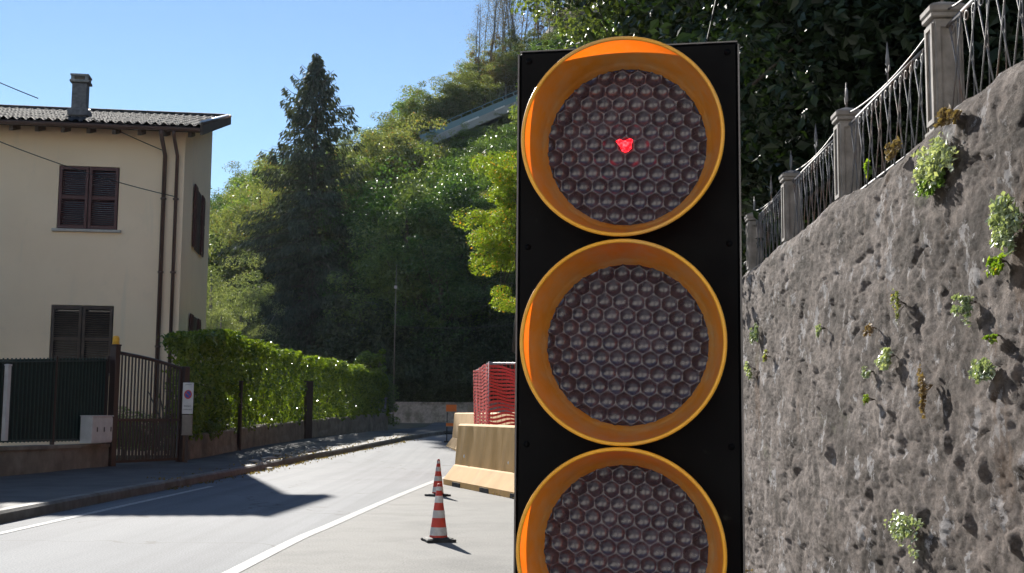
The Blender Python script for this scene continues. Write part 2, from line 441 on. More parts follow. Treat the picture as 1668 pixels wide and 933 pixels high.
# ------------------------------------------------------------------ leaf scatter
def leaves(centres, normals, size, rng, jitter=.35, aspect=.5, flat=0.0):
    n = len(centres)
    nd = normals + rng.normal(0, jitter, (n, 3)); nd /= np.linalg.norm(nd, axis=1)[:, None]+1e-9
    r = rng.normal(0, 1, (n, 3)); u = np.cross(nd, r); u /= np.linalg.norm(u, axis=1)[:, None]+1e-9
    w_ = np.cross(nd, u)
    s = size*rng.uniform(.6, 1.35, (n, 1))
    a = centres-u*s*.5; b = centres+w_*s*aspect*.5+nd*s*.08; c = centres+u*s*.5; d = centres-w_*s*aspect*.5+nd*s*.08
    V = np.stack([a, b, c, d], 1).reshape(-1, 3)
    return V, np.arange(4*n).reshape(n, 4)
def crown_pts(rng, nclump, nleaf, rx, rz, cz, clump_r, shell=.55, gap=.0):
    d = rng.normal(0, 1, (nclump, 3)); d /= np.linalg.norm(d, axis=1)[:, None]
    rad = rng.uniform(shell, 1.0, (nclump, 1))
    wob = 1+.22*np.sin(3*np.arctan2(d[:, 1], d[:, 0])+rng.uniform(0, 6))+.15*np.sin(5*d[:, 2:3].ravel()*2+rng.uniform(0, 6))
    cc = d*rad*wob[:, None]*np.array([rx, rx, rz])+np.array([0, 0, cz])
    per = nleaf//nclump; C_ = []; Nn = []
    for q in cc:
        e = rng.normal(0, 1, (per, 3)); e /= np.linalg.norm(e, axis=1)[:, None]
        rr = rng.uniform(.25, 1, (per, 1))**.5*clump_r*rng.uniform(.6, 1.3)
        sq = np.array([1.1, 1.1, .7])
        C_.append(q+e*rr*sq); Nn.append(e*.6+np.array([0, 0, .6]))
    return cc, np.concatenate(C_), np.concatenate(Nn)
def tree_proto(name, leafm, barkm, seed, h=10, rx=3.2, rz=4, trunk=.22, nclump=90, nleaf=14000, size=.17, clump_r=.8, cz=None, shell=.45, aspect=.55):
    rng = np.random.default_rng(seed); rd = random.Random(seed)
    root = bpy.data.objects.new(name, None); C.objects.link(root)
    cz = h-rz if cz is None else cz
    cc, P, Nn = crown_pts(rng, nclump, nleaf, rx, rz, cz, clump_r, shell)
    V, Fc = leaves(P, Nn, size, rng, .5, aspect)
    np_mesh('crown', V, Fc, leafm, root)
    mb = MB(); lean = Vector((rd.uniform(-.3, .3), rd.uniform(-.3, .3), 0))
    pts = [Vector((0, 0, -.6))+lean*0]+[Vector((rd.uniform(-.1, .1), rd.uniform(-.1, .1), h*k/6))+lean*k*.4 for k in range(1, 6)]
    mb.tube(pts, [trunk*1.25, trunk, trunk*.85, trunk*.65, trunk*.45, trunk*.2], 8)
    for k in range(16):
        q = Vector(cc[rd.randrange(len(cc))]); s = rd.uniform(.25, .8); b0 = pts[1].lerp(pts[-1], s)
        mid = b0.lerp(q, .5)+Vector((rd.uniform(-.3, .3), rd.uniform(-.3, .3), -.2))
        mb.tube([b0, mid, q], [trunk*.35*(1.1-s), trunk*.2*(1.1-s), .015], 5)
    mb.build('trunk', barkm, root)
    remember(root); root['h'] = float(h); root['used'] = 0
    return root
def put(proto, loc, s, rz, label, cat='tree', group=None, sz=None):
    if proto.get('used', 0): o = copy_tree(proto)
    else: o = proto; proto['used'] = 1
    if 'used' in o.keys() and o is not proto: del o['used']
    if o is not proto and 'h' in o.keys(): del o['h']
    o.location = loc; o.rotation_euler = (0, 0, rz); o.scale = (s, s, sz or s)
    return tag(o, label, cat, group)

P_dark = [tree_proto('broadleaf_tree', M['leaf_dark'], M['bark'], 11+i, rx=3.1+.4*i, rz=3.9) for i in range(2)]
P_mid = [tree_proto('broadleaf_tree', M['leaf_mid'], M['bark'], 21+i, rx=2.9+.5*i, rz=4.2) for i in range(2)]
P_olive = [tree_proto('broadleaf_tree', M['leaf_olive'], M['bark'], 31+i, rx=3.0+.3*i, rz=4.0, nclump=120, clump_r=.65) for i in range(2)]
P_grey = [tree_proto('willow_tree', M['leaf_grey'], M['palebark'], 41+i, rx=2.8, rz=3.9, nclump=110, clump_r=.6, aspect=.3) for i in range(1)]
P_brown = [tree_proto('thin_tree', M['leaf_brown'], M['palebark'], 51, rx=2.4, rz=4.0, nclump=80, nleaf=5200, clump_r=.5, shell=.3, trunk=.16)]
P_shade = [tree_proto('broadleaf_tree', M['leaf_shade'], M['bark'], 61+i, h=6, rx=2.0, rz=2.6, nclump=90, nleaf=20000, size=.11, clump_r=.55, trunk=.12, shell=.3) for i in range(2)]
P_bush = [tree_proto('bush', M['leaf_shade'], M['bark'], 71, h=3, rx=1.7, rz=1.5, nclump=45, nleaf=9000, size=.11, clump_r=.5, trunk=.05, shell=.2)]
P_gloss = [tree_proto('laurel_tree', M['leaf_gloss'], M['bark'], 81+i, h=10, rx=2.6, rz=4.3, nclump=90, nleaf=13000, size=.16, clump_r=.7) for i in range(1)]

rd = random.Random(5)
SKx = [250, 300, 330, 380, 430, 480, 560, 600, 640, 680, 740, 775, 800, 830, 870, 950, 1250]
SKy = [345, 330, 305, 262, 245, 232, 212, 195, 165, 130, 108, 95, 88, 75, 50, 10, -40]
RLx = [700, 850, 900]; RLy = [228, 166, 145]           # mountain road line in the picture
def railline(px): return lerpf(px, RLx, RLy)
zones = {
 'low': ('trees in the shaded wood at the foot of the hill', 'dark leafy tree among its like in the shaded wood at the foot of the hill'),
 'left': ('trees on the low slope left of the fir', 'green tree crown on the low slope between the house and the tall fir'),
 'up': ('trees on the upper slope by the mountain road', 'olive green tree on the upper slope along the skyline'),
 'mid': ('trees on the middle slope', 'mid green tree on the middle slope between the fir and the signal'),
 'right': ('trees on the hill behind the signal', 'green tree high on the hill seen above the signal head')}
count = 0
for k, (y0, y1, n) in enumerate(((64, 70, 24), (72, 80, 34), (82, 90, 46), (92, 98, 50), (100, 108, 64), (109, 118, 70))):
    for i in range(n):
        y = rd.uniform(y0, y1); px = 290+(1240-290)*(i+rd.random())/n
        x = (px-834)/F*y
        if y < foot(x)+1: continue
        if px < 640 and y < 82: continue
        if 1.2 < 0: continue
        z = terrain(x, y)
        # allowed height from skyline and from mountain road
        sky_y = lerpf(px, SKx, SKy)+rd.uniform(-6, 12)
        hmax = (675+(px-834)*.0088-sky_y)/F*y*1.0+CAMH-z
        if y < 98.5 and 670 < px < 890:
            hmax = min(hmax, (675-railline(px)-rd.uniform(14, 34))/F*y+CAMH-z)
        h = min(rd.uniform(6.5, 10), hmax)
        if h < 2.2: continue
        if px < 600: zn = 'left'; pool = P_mid+P_olive+P_dark
        elif px > 830: zn = 'right'; pool = P_mid+P_olive+P_dark
        elif y > 96: zn = 'up'; pool = P_olive+P_olive+P_brown+P_mid
        elif y > 80: zn = 'mid'; pool = P_mid+P_gloss+P_dark+P_olive
        else: zn = 'low'; pool = P_dark+P_mid+P_gloss
        pr = rd.choice(pool); s = h/10
        if s < .55: s_xy = .62
        else: s_xy = s*rd.uniform(.95, 1.2)
        put(pr, (x, y, z-.2), s_xy, rd.uniform(0, 6.28), zones[zn][1], 'tree', zones[zn][0], sz=s); count += 1
print('hill trees', count)

# dark bushes of the tunnel-like wood edge behind the low wall
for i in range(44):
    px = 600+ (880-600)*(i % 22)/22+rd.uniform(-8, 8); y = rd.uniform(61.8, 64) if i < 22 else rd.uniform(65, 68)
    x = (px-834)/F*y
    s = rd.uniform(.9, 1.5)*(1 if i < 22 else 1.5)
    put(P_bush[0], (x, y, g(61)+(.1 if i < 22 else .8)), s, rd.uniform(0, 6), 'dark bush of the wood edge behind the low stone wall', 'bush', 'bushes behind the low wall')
for i, (px, y, h) in enumerate(((660, 66, 250), (700, 68, 258), (740, 67, 268), (775, 70, 235), (815, 67, 225), (628, 72, 245))):
    x = (px-834)/F*y; h = at(px, h, y).z-terrain(x, y)-.6
    put((P_gloss+P_dark+P_mid)[i % 4], (x, y, terrain(x, y)-.3), h/10*.95, i*1.3, 'tall dark leafy tree in the wood behind the orange signs', 'tree', 'tall trees behind the road bend', sz=h/10)

# pale willows left behind the hedge, olive tree
for i, (px, y, h) in enumerate(((345, 60, 9.0), (385, 64, 8.0), (362, 54, 6.0), (322, 66, 9.5))):
    x = (px-834)/F*y
    put(P_grey[0], (x, y, g(y)-.2), h/10*.85, i*2.1, ['tallest pale grey-green willow beside the house corner', 'pale grey-green willow left of the tall fir', 'low pale grey-green willow just above the hedge', 'pale grey-green willow half hidden by the house'][i], 'tree', 'pale willows behind the hedge', sz=h/10)
x = (628-834)/F*86
t_round = tree_proto('round_tree', M['leaf_olive'], M['bark'], 95, h=12, rx=4.6, rz=4.6, nclump=150, nleaf=26000, size=.17, clump_r=.8)
put(t_round, (x, 86, at(628, 190, 86).z-12.2), 1, 0, 'large round olive green crown just right of the fir top', 'tree')

# bare tall trees on the skyline
def bare_tree(seed, h):
    rr = random.Random(seed); rng = np.random.default_rng(seed)
    root = bpy.data.objects.new('bare_tree', None); C.objects.link(root)
    mb = MB(); tips = []
    for s in range(2):
        bx = rr.uniform(-.8, .8); by = rr.uniform(-.8, .8); ln = rr.uniform(-.06, .06)
        pts = [Vector((bx+ln*k*h/5+rr.uniform(-.1, .1), by, h*k/5*rr.uniform(.97, 1))) for k in range(6)]; pts[0].z = -.5
        mb.tube(pts, [.085, .075, .06, .045, .03, .01], 5)
        for k in range(46):
            f = rr.uniform(.2, .98); j = min(int(f*5), 4); b0 = pts[j].lerp(pts[j+1], f*5-j)
            a = rr.uniform(0, 6.28); L_ = rr.uniform(.5, 1.5)*(1.25-f)*1.6
            e = b0+Vector((math.cos(a)*L_*.6, math.sin(a)*L_*.6, L_*.9)); mb.tube([b0, b0.lerp(e, .5)+Vector((0, 0, -.08)), e], [.022, .015, .006], 3, False); tips.append(e)
    mb.build('trunk', M['palebark'], root)
    T = np.array([list(t) for t in tips]); P_ = np.repeat(T, 16, 0)+rng.normal(0, .32, (len(T)*16, 3))
    V, Fc = leaves(P_, np.tile([0, 0, 1.], (len(P_), 1)), .13, rng, .8, .5)
    np_mesh('crown', V, Fc, M['leaf_brown'], root); remember(root); return root
BT = [bare_tree(3, 11), bare_tree(4, 11)]
for i, px in enumerate((778, 789, 800, 812, 822, 833, 845, 856, 868, 882, 898, 915)):
    y = 112+rd.uniform(-4, 4); x = (px-834)/F*y; base = at(px, 105-(px-778)*.35, y).z
    put(BT[i % 2], (x, y, base-1), rd.uniform(.75, .95), rd.uniform(0, 6), 'tall thin nearly leafless tree on the skyline left of the signal top', 'tree', 'bare trees along the skyline', sz=rd.uniform(.6, .95)).rotation_euler = (rd.uniform(-.1, .1), rd.uniform(-.1, .1), rd.uniform(0, 6))

for i, px in enumerate(range(770, 940, 12)):
    y = 110+rd.uniform(-2, 6); x = (px-834)/F*y; z = terrain(x, y)-.5; h = max(3, at(px, 92-(px-770)*.55+rd.uniform(-18, 12), y).z-z)
    put((P_brown+P_olive)[i % 3], (x, y, z), h/10*rd.uniform(.6, .9), rd.uniform(0, 6), 'thin greyish green tree among the bare trunks on the skyline', 'tree', 'leafy trees among the bare skyline trunks', sz=h/10)
# mountain road with parapet and fence across the slope
A = at(690, 234, 97); B = at(980, 112, 97)
root = thing('road_parapet', 'pale concrete parapet of the mountain road crossing the wooded slope', 'parapet', A)
d = B-A
mb = MB(); Lr = d.length; Mx = Matrix.Rotation(math.atan2(d.y, d.x), 4, 'Z') @ Matrix.Rotation(-math.asin(d.z/Lr), 4, 'Y')
mb.box(0, Lr, 0, .4, -.35, .3, Mx, .03); mb.build('parapet_wall', M['hillwall'], root)
mb = MB()
for k in range(18): mb.box(k*Lr/17-.04, k*Lr/17+.04, .1, .18, .3, 1.1, Mx)
mb.box(0, Lr, .1, .16, 1.05, 1.1, Mx); mb.box(0, Lr, .12, .15, .32, .8, Mx); mb.build('green_railing', M['railgreen'], root)
mb = MB(); mb.box(3.5, 5.0, -.03, -.002, .2, .34, Mx); mb.box(6.4, 7.3, -.03, -.002, .22, .34, Mx); mb.build('white_edge_strip', M['white'], root)
for i, px in enumerate((705, 722, 748, 770, 800, 835)):
    y = 95.6; x = (px-834)/F*y; z = terrain(x, y)-.3; h = at(px, railline(px)+rd.uniform(-6, 14), y).z-z
    put((P_olive+P_mid)[i % 4], (x, y, z), .42, i*1.7, 'leafy treetop overlapping the pale mountain road parapet', 'tree', 'treetops just below the mountain road', sz=h/10)
A2 = A+Vector((0, .4, 0)); rows = []
for k in range(12):
    for j in range(4):
        p = A+d*(k/11); rows.append((p.x, p.y+.4+j*1.6, p.z+.05*j))
o = np_mesh('mountain_road', np.array(rows), grid_faces(12, 4), M['asphalt']); tag(o, kind='structure')

# ------------------------------------------------------------------ the fir
def make_fir():
    y = 75; base = at(503, 640, y); top = at(517, 82, y)
    H = top.z-base.z+1.0; rng = np.random.default_rng(7); rr = random.Random(7)
    root = thing('fir_tree', 'tall dark pointed fir standing beyond the hedge against the sky', 'tree', (base.x, y, base.z-1.0))
    lean = (top.x-base.x)/H
    P_ = []; Nn = []; mb = MB()
    def cx(z): return lean*z
    mb.tube([(cx(z), 0, z) for z in (-.5, H*.2, H*.4, H*.6, H*.8, H*.99)], [.34, .3, .24, .17, .09, .015], 8)
    # half-width against fraction of height
    fz = [0, .12, .25, .4, .52, .62, .70, .78, .86, .93, 1.0]; fr = [6.0, 6.6, 6.4, 5.8, 4.9, 3.9, 3.2, 2.6, 1.9, .9, .06]
    z = H*.07
    Ps = []; U = []; Wd = []
    while z < H*.99:
        f = z/H; nb = 8 if f < .7 else 6
        rad = lerpf(f, fz, fr)
        a0 = rr.uniform(0, 6.28)
        for b in range(nb):
            a = a0+b*2*math.pi/nb+rr.uniform(-.25, .25); L_ = rad*rr.uniform(.42, 1.2)
            dirv = Vector((math.cos(a), math.sin(a), 0)); droop = .22 if f < .6 else (-.05 if f > .85 else .1)
            rise = .12
            pts = [Vector((cx(z), 0, z))+dirv*L_*t+Vector((0, 0, L_*(rise*t*1.2-droop*t*t*2.2+(.16*t**4)))) for t in (0, .25, .5, .75, 1)]
            mb.tube(pts, [.05, .04, .03, .02, .008], 4, False)
            nl = int(14+L_*40)
            for q in range(nl):
                t = rr.uniform(.12, 1)**.8; s = t*4; j = min(int(s), 3); p = pts[j].lerp(pts[j+1], s-j)
                side = rr.choice((-1, 1))*rr.uniform(0, .42)*(1.15-t)*L_*.7
                sv = Vector((-dirv.y, dirv.x, 0))
                c0 = p+sv*side+Vector((0, 0, -rr.uniform(0, .42)))
                u = (dirv*rr.uniform(.2, .7)+sv*(side*.5)+Vector((0, 0, -rr.uniform(.35, 1.1)))).normalized()
                Ps.append(c0); U.append(u)
        z += .46 if f < .8 else .30
    Ps = np.array([list(p) for p in Ps]); U = np.array([list(p) for p in U]); n = len(Ps)
    r = rng.normal(0, 1, (n, 3)); W_ = np.cross(U, r); W_ /= np.linalg.norm(W_, axis=1)[:, None]
    s = rng.uniform(.2, .42, (n, 1))
    V = np.stack([Ps, Ps+U*s*.5+W_*.05, Ps+U*s, Ps+U*s*.5-W_*.05], 1).reshape(-1, 3)
    np_mesh('needle_foliage', V, np.arange(4*n).reshape(n, 4), M['leaf_fir'], root)
    mb.build('trunk', M['bark'], root)
    print('fir', n, H)
make_fir()
# second, softer conifer-like tree to its left
P_soft = tree_proto('broadleaf_tree', M['leaf_olive'], M['bark'], 97, h=14, rx=3.4, rz=6.3, nclump=150, nleaf=22000, size=.16, clump_r=.7)
x = (425-834)/F*79; put(P_soft, (x, 79, g(62)), 1.0, 0, 'broad dull olive tree rising just left of the fir', 'tree', sz=at(425, 258, 79).z/14)

# ------------------------------------------------------------------ yellow-green acacia beside the signal
acc = at(843, 366, 33)
t_ac = tree_proto('acacia_tree', M['leaf_yellow'], M['bark'], 101, h=5.6, rx=1.25, rz=2.3, nclump=75, nleaf=27000, size=.085, clump_r=.42, cz=2.9, trunk=.11, aspect=.4)
put(t_ac, (acc.x, 33, acc.z-2.9), 1, 0, 'bright yellow-green acacia crown just left of the signal', 'tree')
t_ac2 = put(t_ac, (acc.x+2.3, 34.5, acc.z-2.5), 1, 2.0, 'yellow-green acacia mostly hidden behind the signal head', 'tree')
# its stem hangs out from the bank: extend down
for r_ in (t_ac, t_ac2):
    gz = g(33)-r_.location.z
    mb = MB(); mb.tube([(1.6, 0, gz-.2), (1.3, 0, gz*.5), (.5, 0, .1), (0, 0, .7)], [.15, .13, .11, .09], 8); mb.build('lower_stem', M['bark'], r_)
remember(t_ac)

# ------------------------------------------------------------------ house
HC = at(292, 500, 31); HC = Vector((HC.x, 31, 0)); PH = R(8)
root = thing('house', 'cream two-storey house with brown shutters and a tiled roof', 'house', (HC.x, HC.y, 0), PH)
# local frame: -x along the front to the left, +y away from the street, z up. wall corner at origin
def hp(px, py, yoff=0.0):      # picture point on the front wall -> local x,z
    n = Vector((math.sin(PH), -math.cos(PH), 0)); p = on_plane(px, py, HC+n*(-yoff), n)
    q = p-HC; return q.x*math.cos(PH)+q.y*math.sin(PH), p.z
_, EZ = hp(290, 208)
W_ = 16.0; D = 6.3
win = []
x0, zt = hp(97, 269); x1, zb = hp(191, 375); win.append((x0, x1, zb, zt))
x0, zt2 = hp(84, 496); x1, zb2 = hp(181, 608); win.append((x0, x1, zb2, zt2))
# front wall with openings
mb = MB()
xs_ = sorted(set([-W_, 0]+[w_[0] for w_ in win]+[w_[1] for w_ in win])); zs_ = sorted(set([-.3, EZ]+[w_[2] for w_ in win]+[w_[3] for w_ in win]))
for i in range(len(xs_)-1):
    for j in range(len(zs_)-1):
        cxm = (xs_[i]+xs_[i+1])/2; czm = (zs_[j]+zs_[j+1])/2
        if any(a < cxm < b and c_ < czm < d_ for a, b, c_, d_ in win): continue
        mb.add([(xs_[i], 0, zs_[j]), (xs_[i+1], 0, zs_[j]), (xs_[i+1], 0, zs_[j+1]), (xs_[i], 0, zs_[j+1])], [(0, 1, 2, 3)])
for a, b, c_, d_ in win:
    q = .16
    mb.add([(a, 0, c_), (b, 0, c_), (b, q, c_), (a, q, c_)], [(0, 1, 2, 3)]); mb.add([(a, 0, d_), (b, 0, d_), (b, q, d_), (a, q, d_)], [(3, 2, 1, 0)])
    mb.add([(a, 0, c_), (a, 0, d_), (a, q, d_), (a, q, c_)], [(3, 2, 1, 0)]); mb.add([(b, 0, c_), (b, 0, d_), (b, q, d_), (b, q, c_)], [(0, 1, 2, 3)])
RP = math.tan(R(15.4)); ridge = EZ+D*RP
mb.add([(0, 0, -.3), (0, D, -.3), (0, D, ridge-.02), (0, 0, EZ)], [(0, 1, 2, 3)])
mb.add([(-W_, 0, -.3), (-W_, D, -.3), (-W_, D, ridge-.02), (-W_, 0, EZ)], [(3, 2, 1, 0)])
mb.add([(-W_, D, -.3), (0, D, -.3), (0, D, ridge-.02), (-W_, D, ridge-.02)], [(3, 2, 1, 0)])
mb.build('wall', M['facade'], root)
for i, (a, b, c_, d_) in enumerate(win):
    fr = MB(); fr.box(a+.005, b-.005, .10, .15, d_-.06, d_-.005); fr.box(a+.005, b-.005, .10, .15, c_+.005, c_+.05)
    fr.box(a+.005, a+.05, .10, .15, c_+.05, d_-.06); fr.box(b-.05, b-.005, .10, .15, c_+.05, d_-.06)
    wn = fr.build('window', M['shutter'] if i == 0 else M['dwood'], root)
    mb = MB(); mb.box(a+.006, b-.006, .152, .158, c_+.006, d_-.006); mb.build('pane', M['glass'], wn)
    mid = (a+b)/2
    for s in (0, 1):
        l_ = a+.02 if s == 0 else mid+.012; r_ = mid-.012 if s == 0 else b-.02
        mb = MB(); yy = -.035
        mb.box(l_, l_+.07, yy, yy+.04, c_+.02, d_-.02, None, .004); mb.box(r_-.07, r_, yy, yy+.04, c_+.02, d_-.02, None, .004)
        for zz in (c_+.02, (c_+d_)/2-.04, d_-.10): mb.box(l_+.07, r_-.07, yy+.003, yy+.037, zz, zz+.08)
        zz = c_+.11
        while zz < d_-.12:
            Mx = Matrix.Translation((0, yy+.02, zz)) @ Matrix.Rotation(R(35), 4, 'X'); mb.box(l_+.07, r_-.07, -.022, .022, -.004, .004, Mx); zz += .055
        mb.build('shutter', M['shutter'] if i == 0 else M['dwood'], wn)
    mb = MB(); mb.box(a-.1, b+.1, -.10, .09, c_-.07, c_-.002, None, .006); mb.build('sill', M['sill'], wn)
# gable windows, shutters folded out
for zz0, zz1 in ((win[0][2]-.1, win[0][3]), (win[1][2], win[1][3])):
    fr = MB(); fr.box(.002, .03, 2.6, 3.7, zz0, zz1, None, .004); wn = fr.build('window', M['dwood'], root)
    for (a, b) in ((1.95, 2.58), (3.72, 4.35)):
        mb = MB(); mb.box(.035, .075, a, b, zz0, zz1, None, .004)
        mb.box(.076, .09, a+.08, b-.08, zz0+.08, (zz0+zz1)/2-.05); mb.box(.076, .09, a+.08, b-.08, (zz0+zz1)/2+.05, zz1-.08); mb.build('shutter', M['shutter'], wn)
# roof: corrugated tile sheet, eaves, verge, fascia
OV = .85; OG = .5
def slope_sheet(sgn):
    nu = 460; nv = 40; us = np.linspace(-W_-OG, OG, nu); Ls = (D+.25+OV); vsn = np.linspace(0, 1, nv)
    V = []
    for u in us:
        for v_ in vsn:
            yl = -OV+v_*Ls; row = v_*Ls/.34
            z = EZ+yl*RP + .10+.032*math.cos(2*math.pi*u/.215)+.03*(1-(row % 1.0))+.006*noise.noise(Vector((u*7, v_*40, 3)))
            y_ = yl if sgn > 0 else D-yl
            V.append((u, y_, z))
    Fc = grid_faces(nu, nv)
    return np.array(V), Fc
V1, F1 = slope_sheet(1)
rf = np_mesh('roof', V1, F1, M['tile'], root, False)
mb = MB()   # timber deck below tiles
for sgn in (1,):
    f = (lambda y: y)
    ya, yb = -OV+.04, D+.22
    za, zb_ = EZ+ya*RP, EZ+yb*RP
    vs = [(x, f(y), z+dz) for x in (-W_-OG+.04, OG-.04) for (y, z) in ((ya, za), (yb, zb_)) for dz in (-.07, .045)]
    mb.add(vs, [(0, 1, 3, 2), (4, 6, 7, 5), (0, 4, 5, 1), (2, 3, 7, 6), (0, 2, 6, 4), (1, 5, 7, 3)])
mb.build('eaves_board', M['dwood'], rf)
mb = MB()
for k in range(28):
    x_ = OG-.35-k*.62
    ya, yb = -OV+.12, -.01
    vs = [(x_+dx, y, EZ+y*RP-.07+dz) for dx in (0, .09) for y in (ya, yb) for dz in (-.13, -.001)]
    mb.add(vs, [(0, 1, 3, 2), (4, 6, 7, 5), (0, 4, 5, 1), (2, 3, 7, 6), (0, 2, 6, 4), (1, 5, 7, 3)])
mb.build('rafter_ends', M['dwood'], rf)
mb = MB()
gy = -OV-.06; gz = EZ-OV*RP+.02
pr = [(.075*math.cos(a), .075*math.sin(a)) for a in np.linspace(math.pi, 2*math.pi, 9)]
vs = [(x_, gy+u, gz+v_) for x_ in (-W_-OG, OG-.02) for u, v_ in pr]; mb.add(vs, [(i, i+1, i+10, i+9) for i in range(8)], True)
mb.tube([(-W_-OG, gy-.075, gz), (OG-.02, gy-.075, gz)], .012, 6); mb.build('gutter', M['pipe'], rf)
mb = MB()
for sgn in (1,):
    f = (lambda y: y)
    ya, yb = -OV-.02, D+.25
    vs = [(x_, f(y), EZ+y*RP+dz) for x_ in (OG-.035, OG+.03) for y in (ya, yb) for dz in (-.12, .155)]
    mb.add(vs, [(0, 1, 3, 2), (4, 6, 7, 5), (0, 4, 5, 1), (2, 3, 7, 6), (0, 2, 6, 4), (1, 5, 7, 3)])
mb.tube([(OG, -OV, EZ-OV*RP+.165), (OG, D+.2, ridge+.2)], .05, 6); mb.build('verge_board', M['dwood'], rf)
mb = MB(); mb.tube([(OG-.02, -OV+.02, EZ-OV*RP+.20), (OG-.02, D-.3, ridge+.1)], .045, 6)
for (xa, xb, yl) in ((-8.2, -7.8, 1.9), (-6.5, -5.5, 2.2), (-4.3, -3.7, D-.4)):
    mb.add([(xa, yl, EZ+yl*RP+.17), (xb, yl, EZ+yl*RP+.17), (xb, yl+.5, EZ+(yl+.5)*RP+.19), (xa, yl+.5, EZ+(yl+.5)*RP+.19), (xa, yl, EZ+yl*RP+.13), (xb, yl, EZ+yl*RP+.13), (xb, yl+.5, EZ+(yl+.5)*RP+.13), (xa, yl+.5, EZ+(yl+.5)*RP+.13)], [(0, 1, 2, 3), (0, 4, 5, 1), (1, 5, 6, 2), (2, 6, 7, 3), (3, 7, 4, 0)])
mb.build('flashing', M['flash'], rf)
mb = MB()
for k in range(44):
    x_ = OG-.05-k*.41; mb.tube([(x_, D+.2, ridge+.14), (x_-.44, D+.2, ridge+.16)], [.13, .115], 8)
mb.build('ridge_tiles', M['tile'], rf)
# chimney
chx, _ = hp(130, 180, 1.6); yl = 1.6
ztop = on_plane(130, 125, HC+Vector((-math.sin(PH), math.cos(PH), 0))*1.6, Vector((math.sin(PH), -math.cos(PH), 0))).z
mb = MB(); zb0 = EZ+yl*RP; mb.box(chx-.19, chx+.19, yl-.19, yl+.19, zb0-.2, ztop-.22, None, .01)
mb.box(chx-.27, chx+.27, yl-.27, yl+.27, zb0+.1, zb0+.3, None, .02)
ch = mb.build('chimney', noisy('chimney_brick', (.12, .11, .11), (.2, .185, .18), 9, .9), rf)
mb = MB(); mb.box(chx-.25, chx+.25, yl-.25, yl+.25, ztop-.2, ztop-.13, None, .01)
for sx in (-1, 1):
    for sy in (-1, 1): mb.box(chx+sx*.18-.04, chx+sx*.18+.04, yl+sy*.18-.04, yl+sy*.18+.04, ztop-.13, ztop-.03)
mb.box(chx-.24, chx+.24, yl-.24, yl+.24, ztop-.03, ztop+.03, None, .01); mb.build('chimney_cap', M['stone'], ch)
# downpipes
for px in (268, 288):
    xx, _ = hp(px, 300)
    mb = MB(); mb.tube([(xx, gy, gz-.07), (xx, gy, gz-.16), (xx, -.09, gz-.55), (xx, -.09, .1)], .055 if px == 268 else .045, 10)
    dp = mb.build('downpipe', M['pipe'], root); mb = MB(); z = .9
    while z < EZ-1: mb.lathe([(.075, -.02), (.075, .02)], 10, Matrix.Translation((xx, -.09, z))); mb.box(xx-.02, xx+.02, -.03, 0, z-.02, z+.02); z += 1.9
    mb.build('pipe_bracket', M['pipe'], dp)

# two unseen pale houses added behind the camera to bounce sun onto the house front
for i, (hx, hy, wd, hh, lab) in enumerate(((-24, -7.5, 19, 10, 'unseen pale house added behind the viewpoint on the house side to bounce sun'), (-3.2, -9, 17, 9.5, 'unseen pale house added straight behind the viewpoint to bounce sun'))):
    r2 = thing('house', lab, 'house', (hx, hy, 0), 0)
    mb = MB(); mb.box(0, wd, -8, 0, -.2, hh); wl = mb.build('wall', M['cream'], r2)
    mb = MB(); mb.prism([(-9, hh), (1, hh), (-4, hh+2.2)], -.5, wd+.5, Matrix.Rotation(R(90), 4, 'Z') @ Matrix.Scale(-1, 4, (0, 1, 0)))
    mb.build('roof', M['tile'], r2)
    for fx in range(4):
        for fz in (1.2, 4.6):
            mb = MB(); xa = 1.6+fx*(wd-3.2-1.2)/3; mb.box(xa, xa+1.2, .002, .06, fz, fz+1.6, None, .01); mb.build('shutter', M['shutter'], r2)
# cables to the house
def cable(a, b, sag, label, r=.012):
    pts = [a.lerp(b, t)-Vector((0, 0, 4*sag*t*(1-t))) for t in np.linspace(0, 1, 17)]
    mb = MB(); mb.tube(pts, r, 5); return tag(mb.build('cable', M['cable']), label, 'cable')
cable(at(-260, 110, 26), at(285, 320, 30.7), .3, 'thin black cable slanting across the upper window of the house')
cable(at(-200, 35, 34), at(62, 160, 31.5), .1, 'thin black cable rising off the roof edge into the sky at far left', .014)
cable(at(150, 192, 30.0), at(268, 246, 30.7), .02, 'short black cable from the eaves down to the drainpipe')
cable(at(640, 531, 58), at(900, 519, 60), .25, 'thin grey cable strung across the dark wood left of the signal', .02)
cable(at(1151, 70, 9), at(1175, -40, 8), .0, 'thin wire rising out of frame above the signal', .006)

# ------------------------------------------------------------------ street fence left of gate
fa = G(-260, 800); fa = Vector((-10.6, 16.0, 0)); fb = Vector((-9.02, 21.4, 0)); fc = G(178, 770)
fb = G(-2, 790); fc = Vector((fc.x, fc.y, 0)); fb = Vector((fb.x, fb.y, 0)); fa = fb+(fb-fc)*1.0
print('fence', fa, fb, fc)
d = fc-fa; ang = math.atan2(d.y, d.x); L_ = d.length
zt1 = at(178, 722, fc.y).z; zf1 = at(178, 582, fc.y).z; zt0 = at(-2, 727, fb.y).z; zf0 = at(-2, 583, fb.y).z
zta = 2*zt0-zt1; zfa = 2*zf0-zf1
root = thing('garden_wall', 'stained low rendered wall under the dark green fence', 'wall', fa, ang)
n = 60; V = []
for i in range(n):
    x_ = L_*i/(n-1); zt = zta+(zt1-zta)*i/(n-1)
    for (yy, zz) in ((0, -.1), (0, zt*.5), (0, zt-.07), (-.03, zt-.065), (-.03, zt-.005), (-.02, zt), (.22, zt), (.22, -.1)):
        V.append((x_, yy+.008*noise.noise(Vector((x_*2, zz*3, 0))), zz))
np_mesh('wall_body', np.array(V), grid_faces(n, 8), M['lowwall'], root)
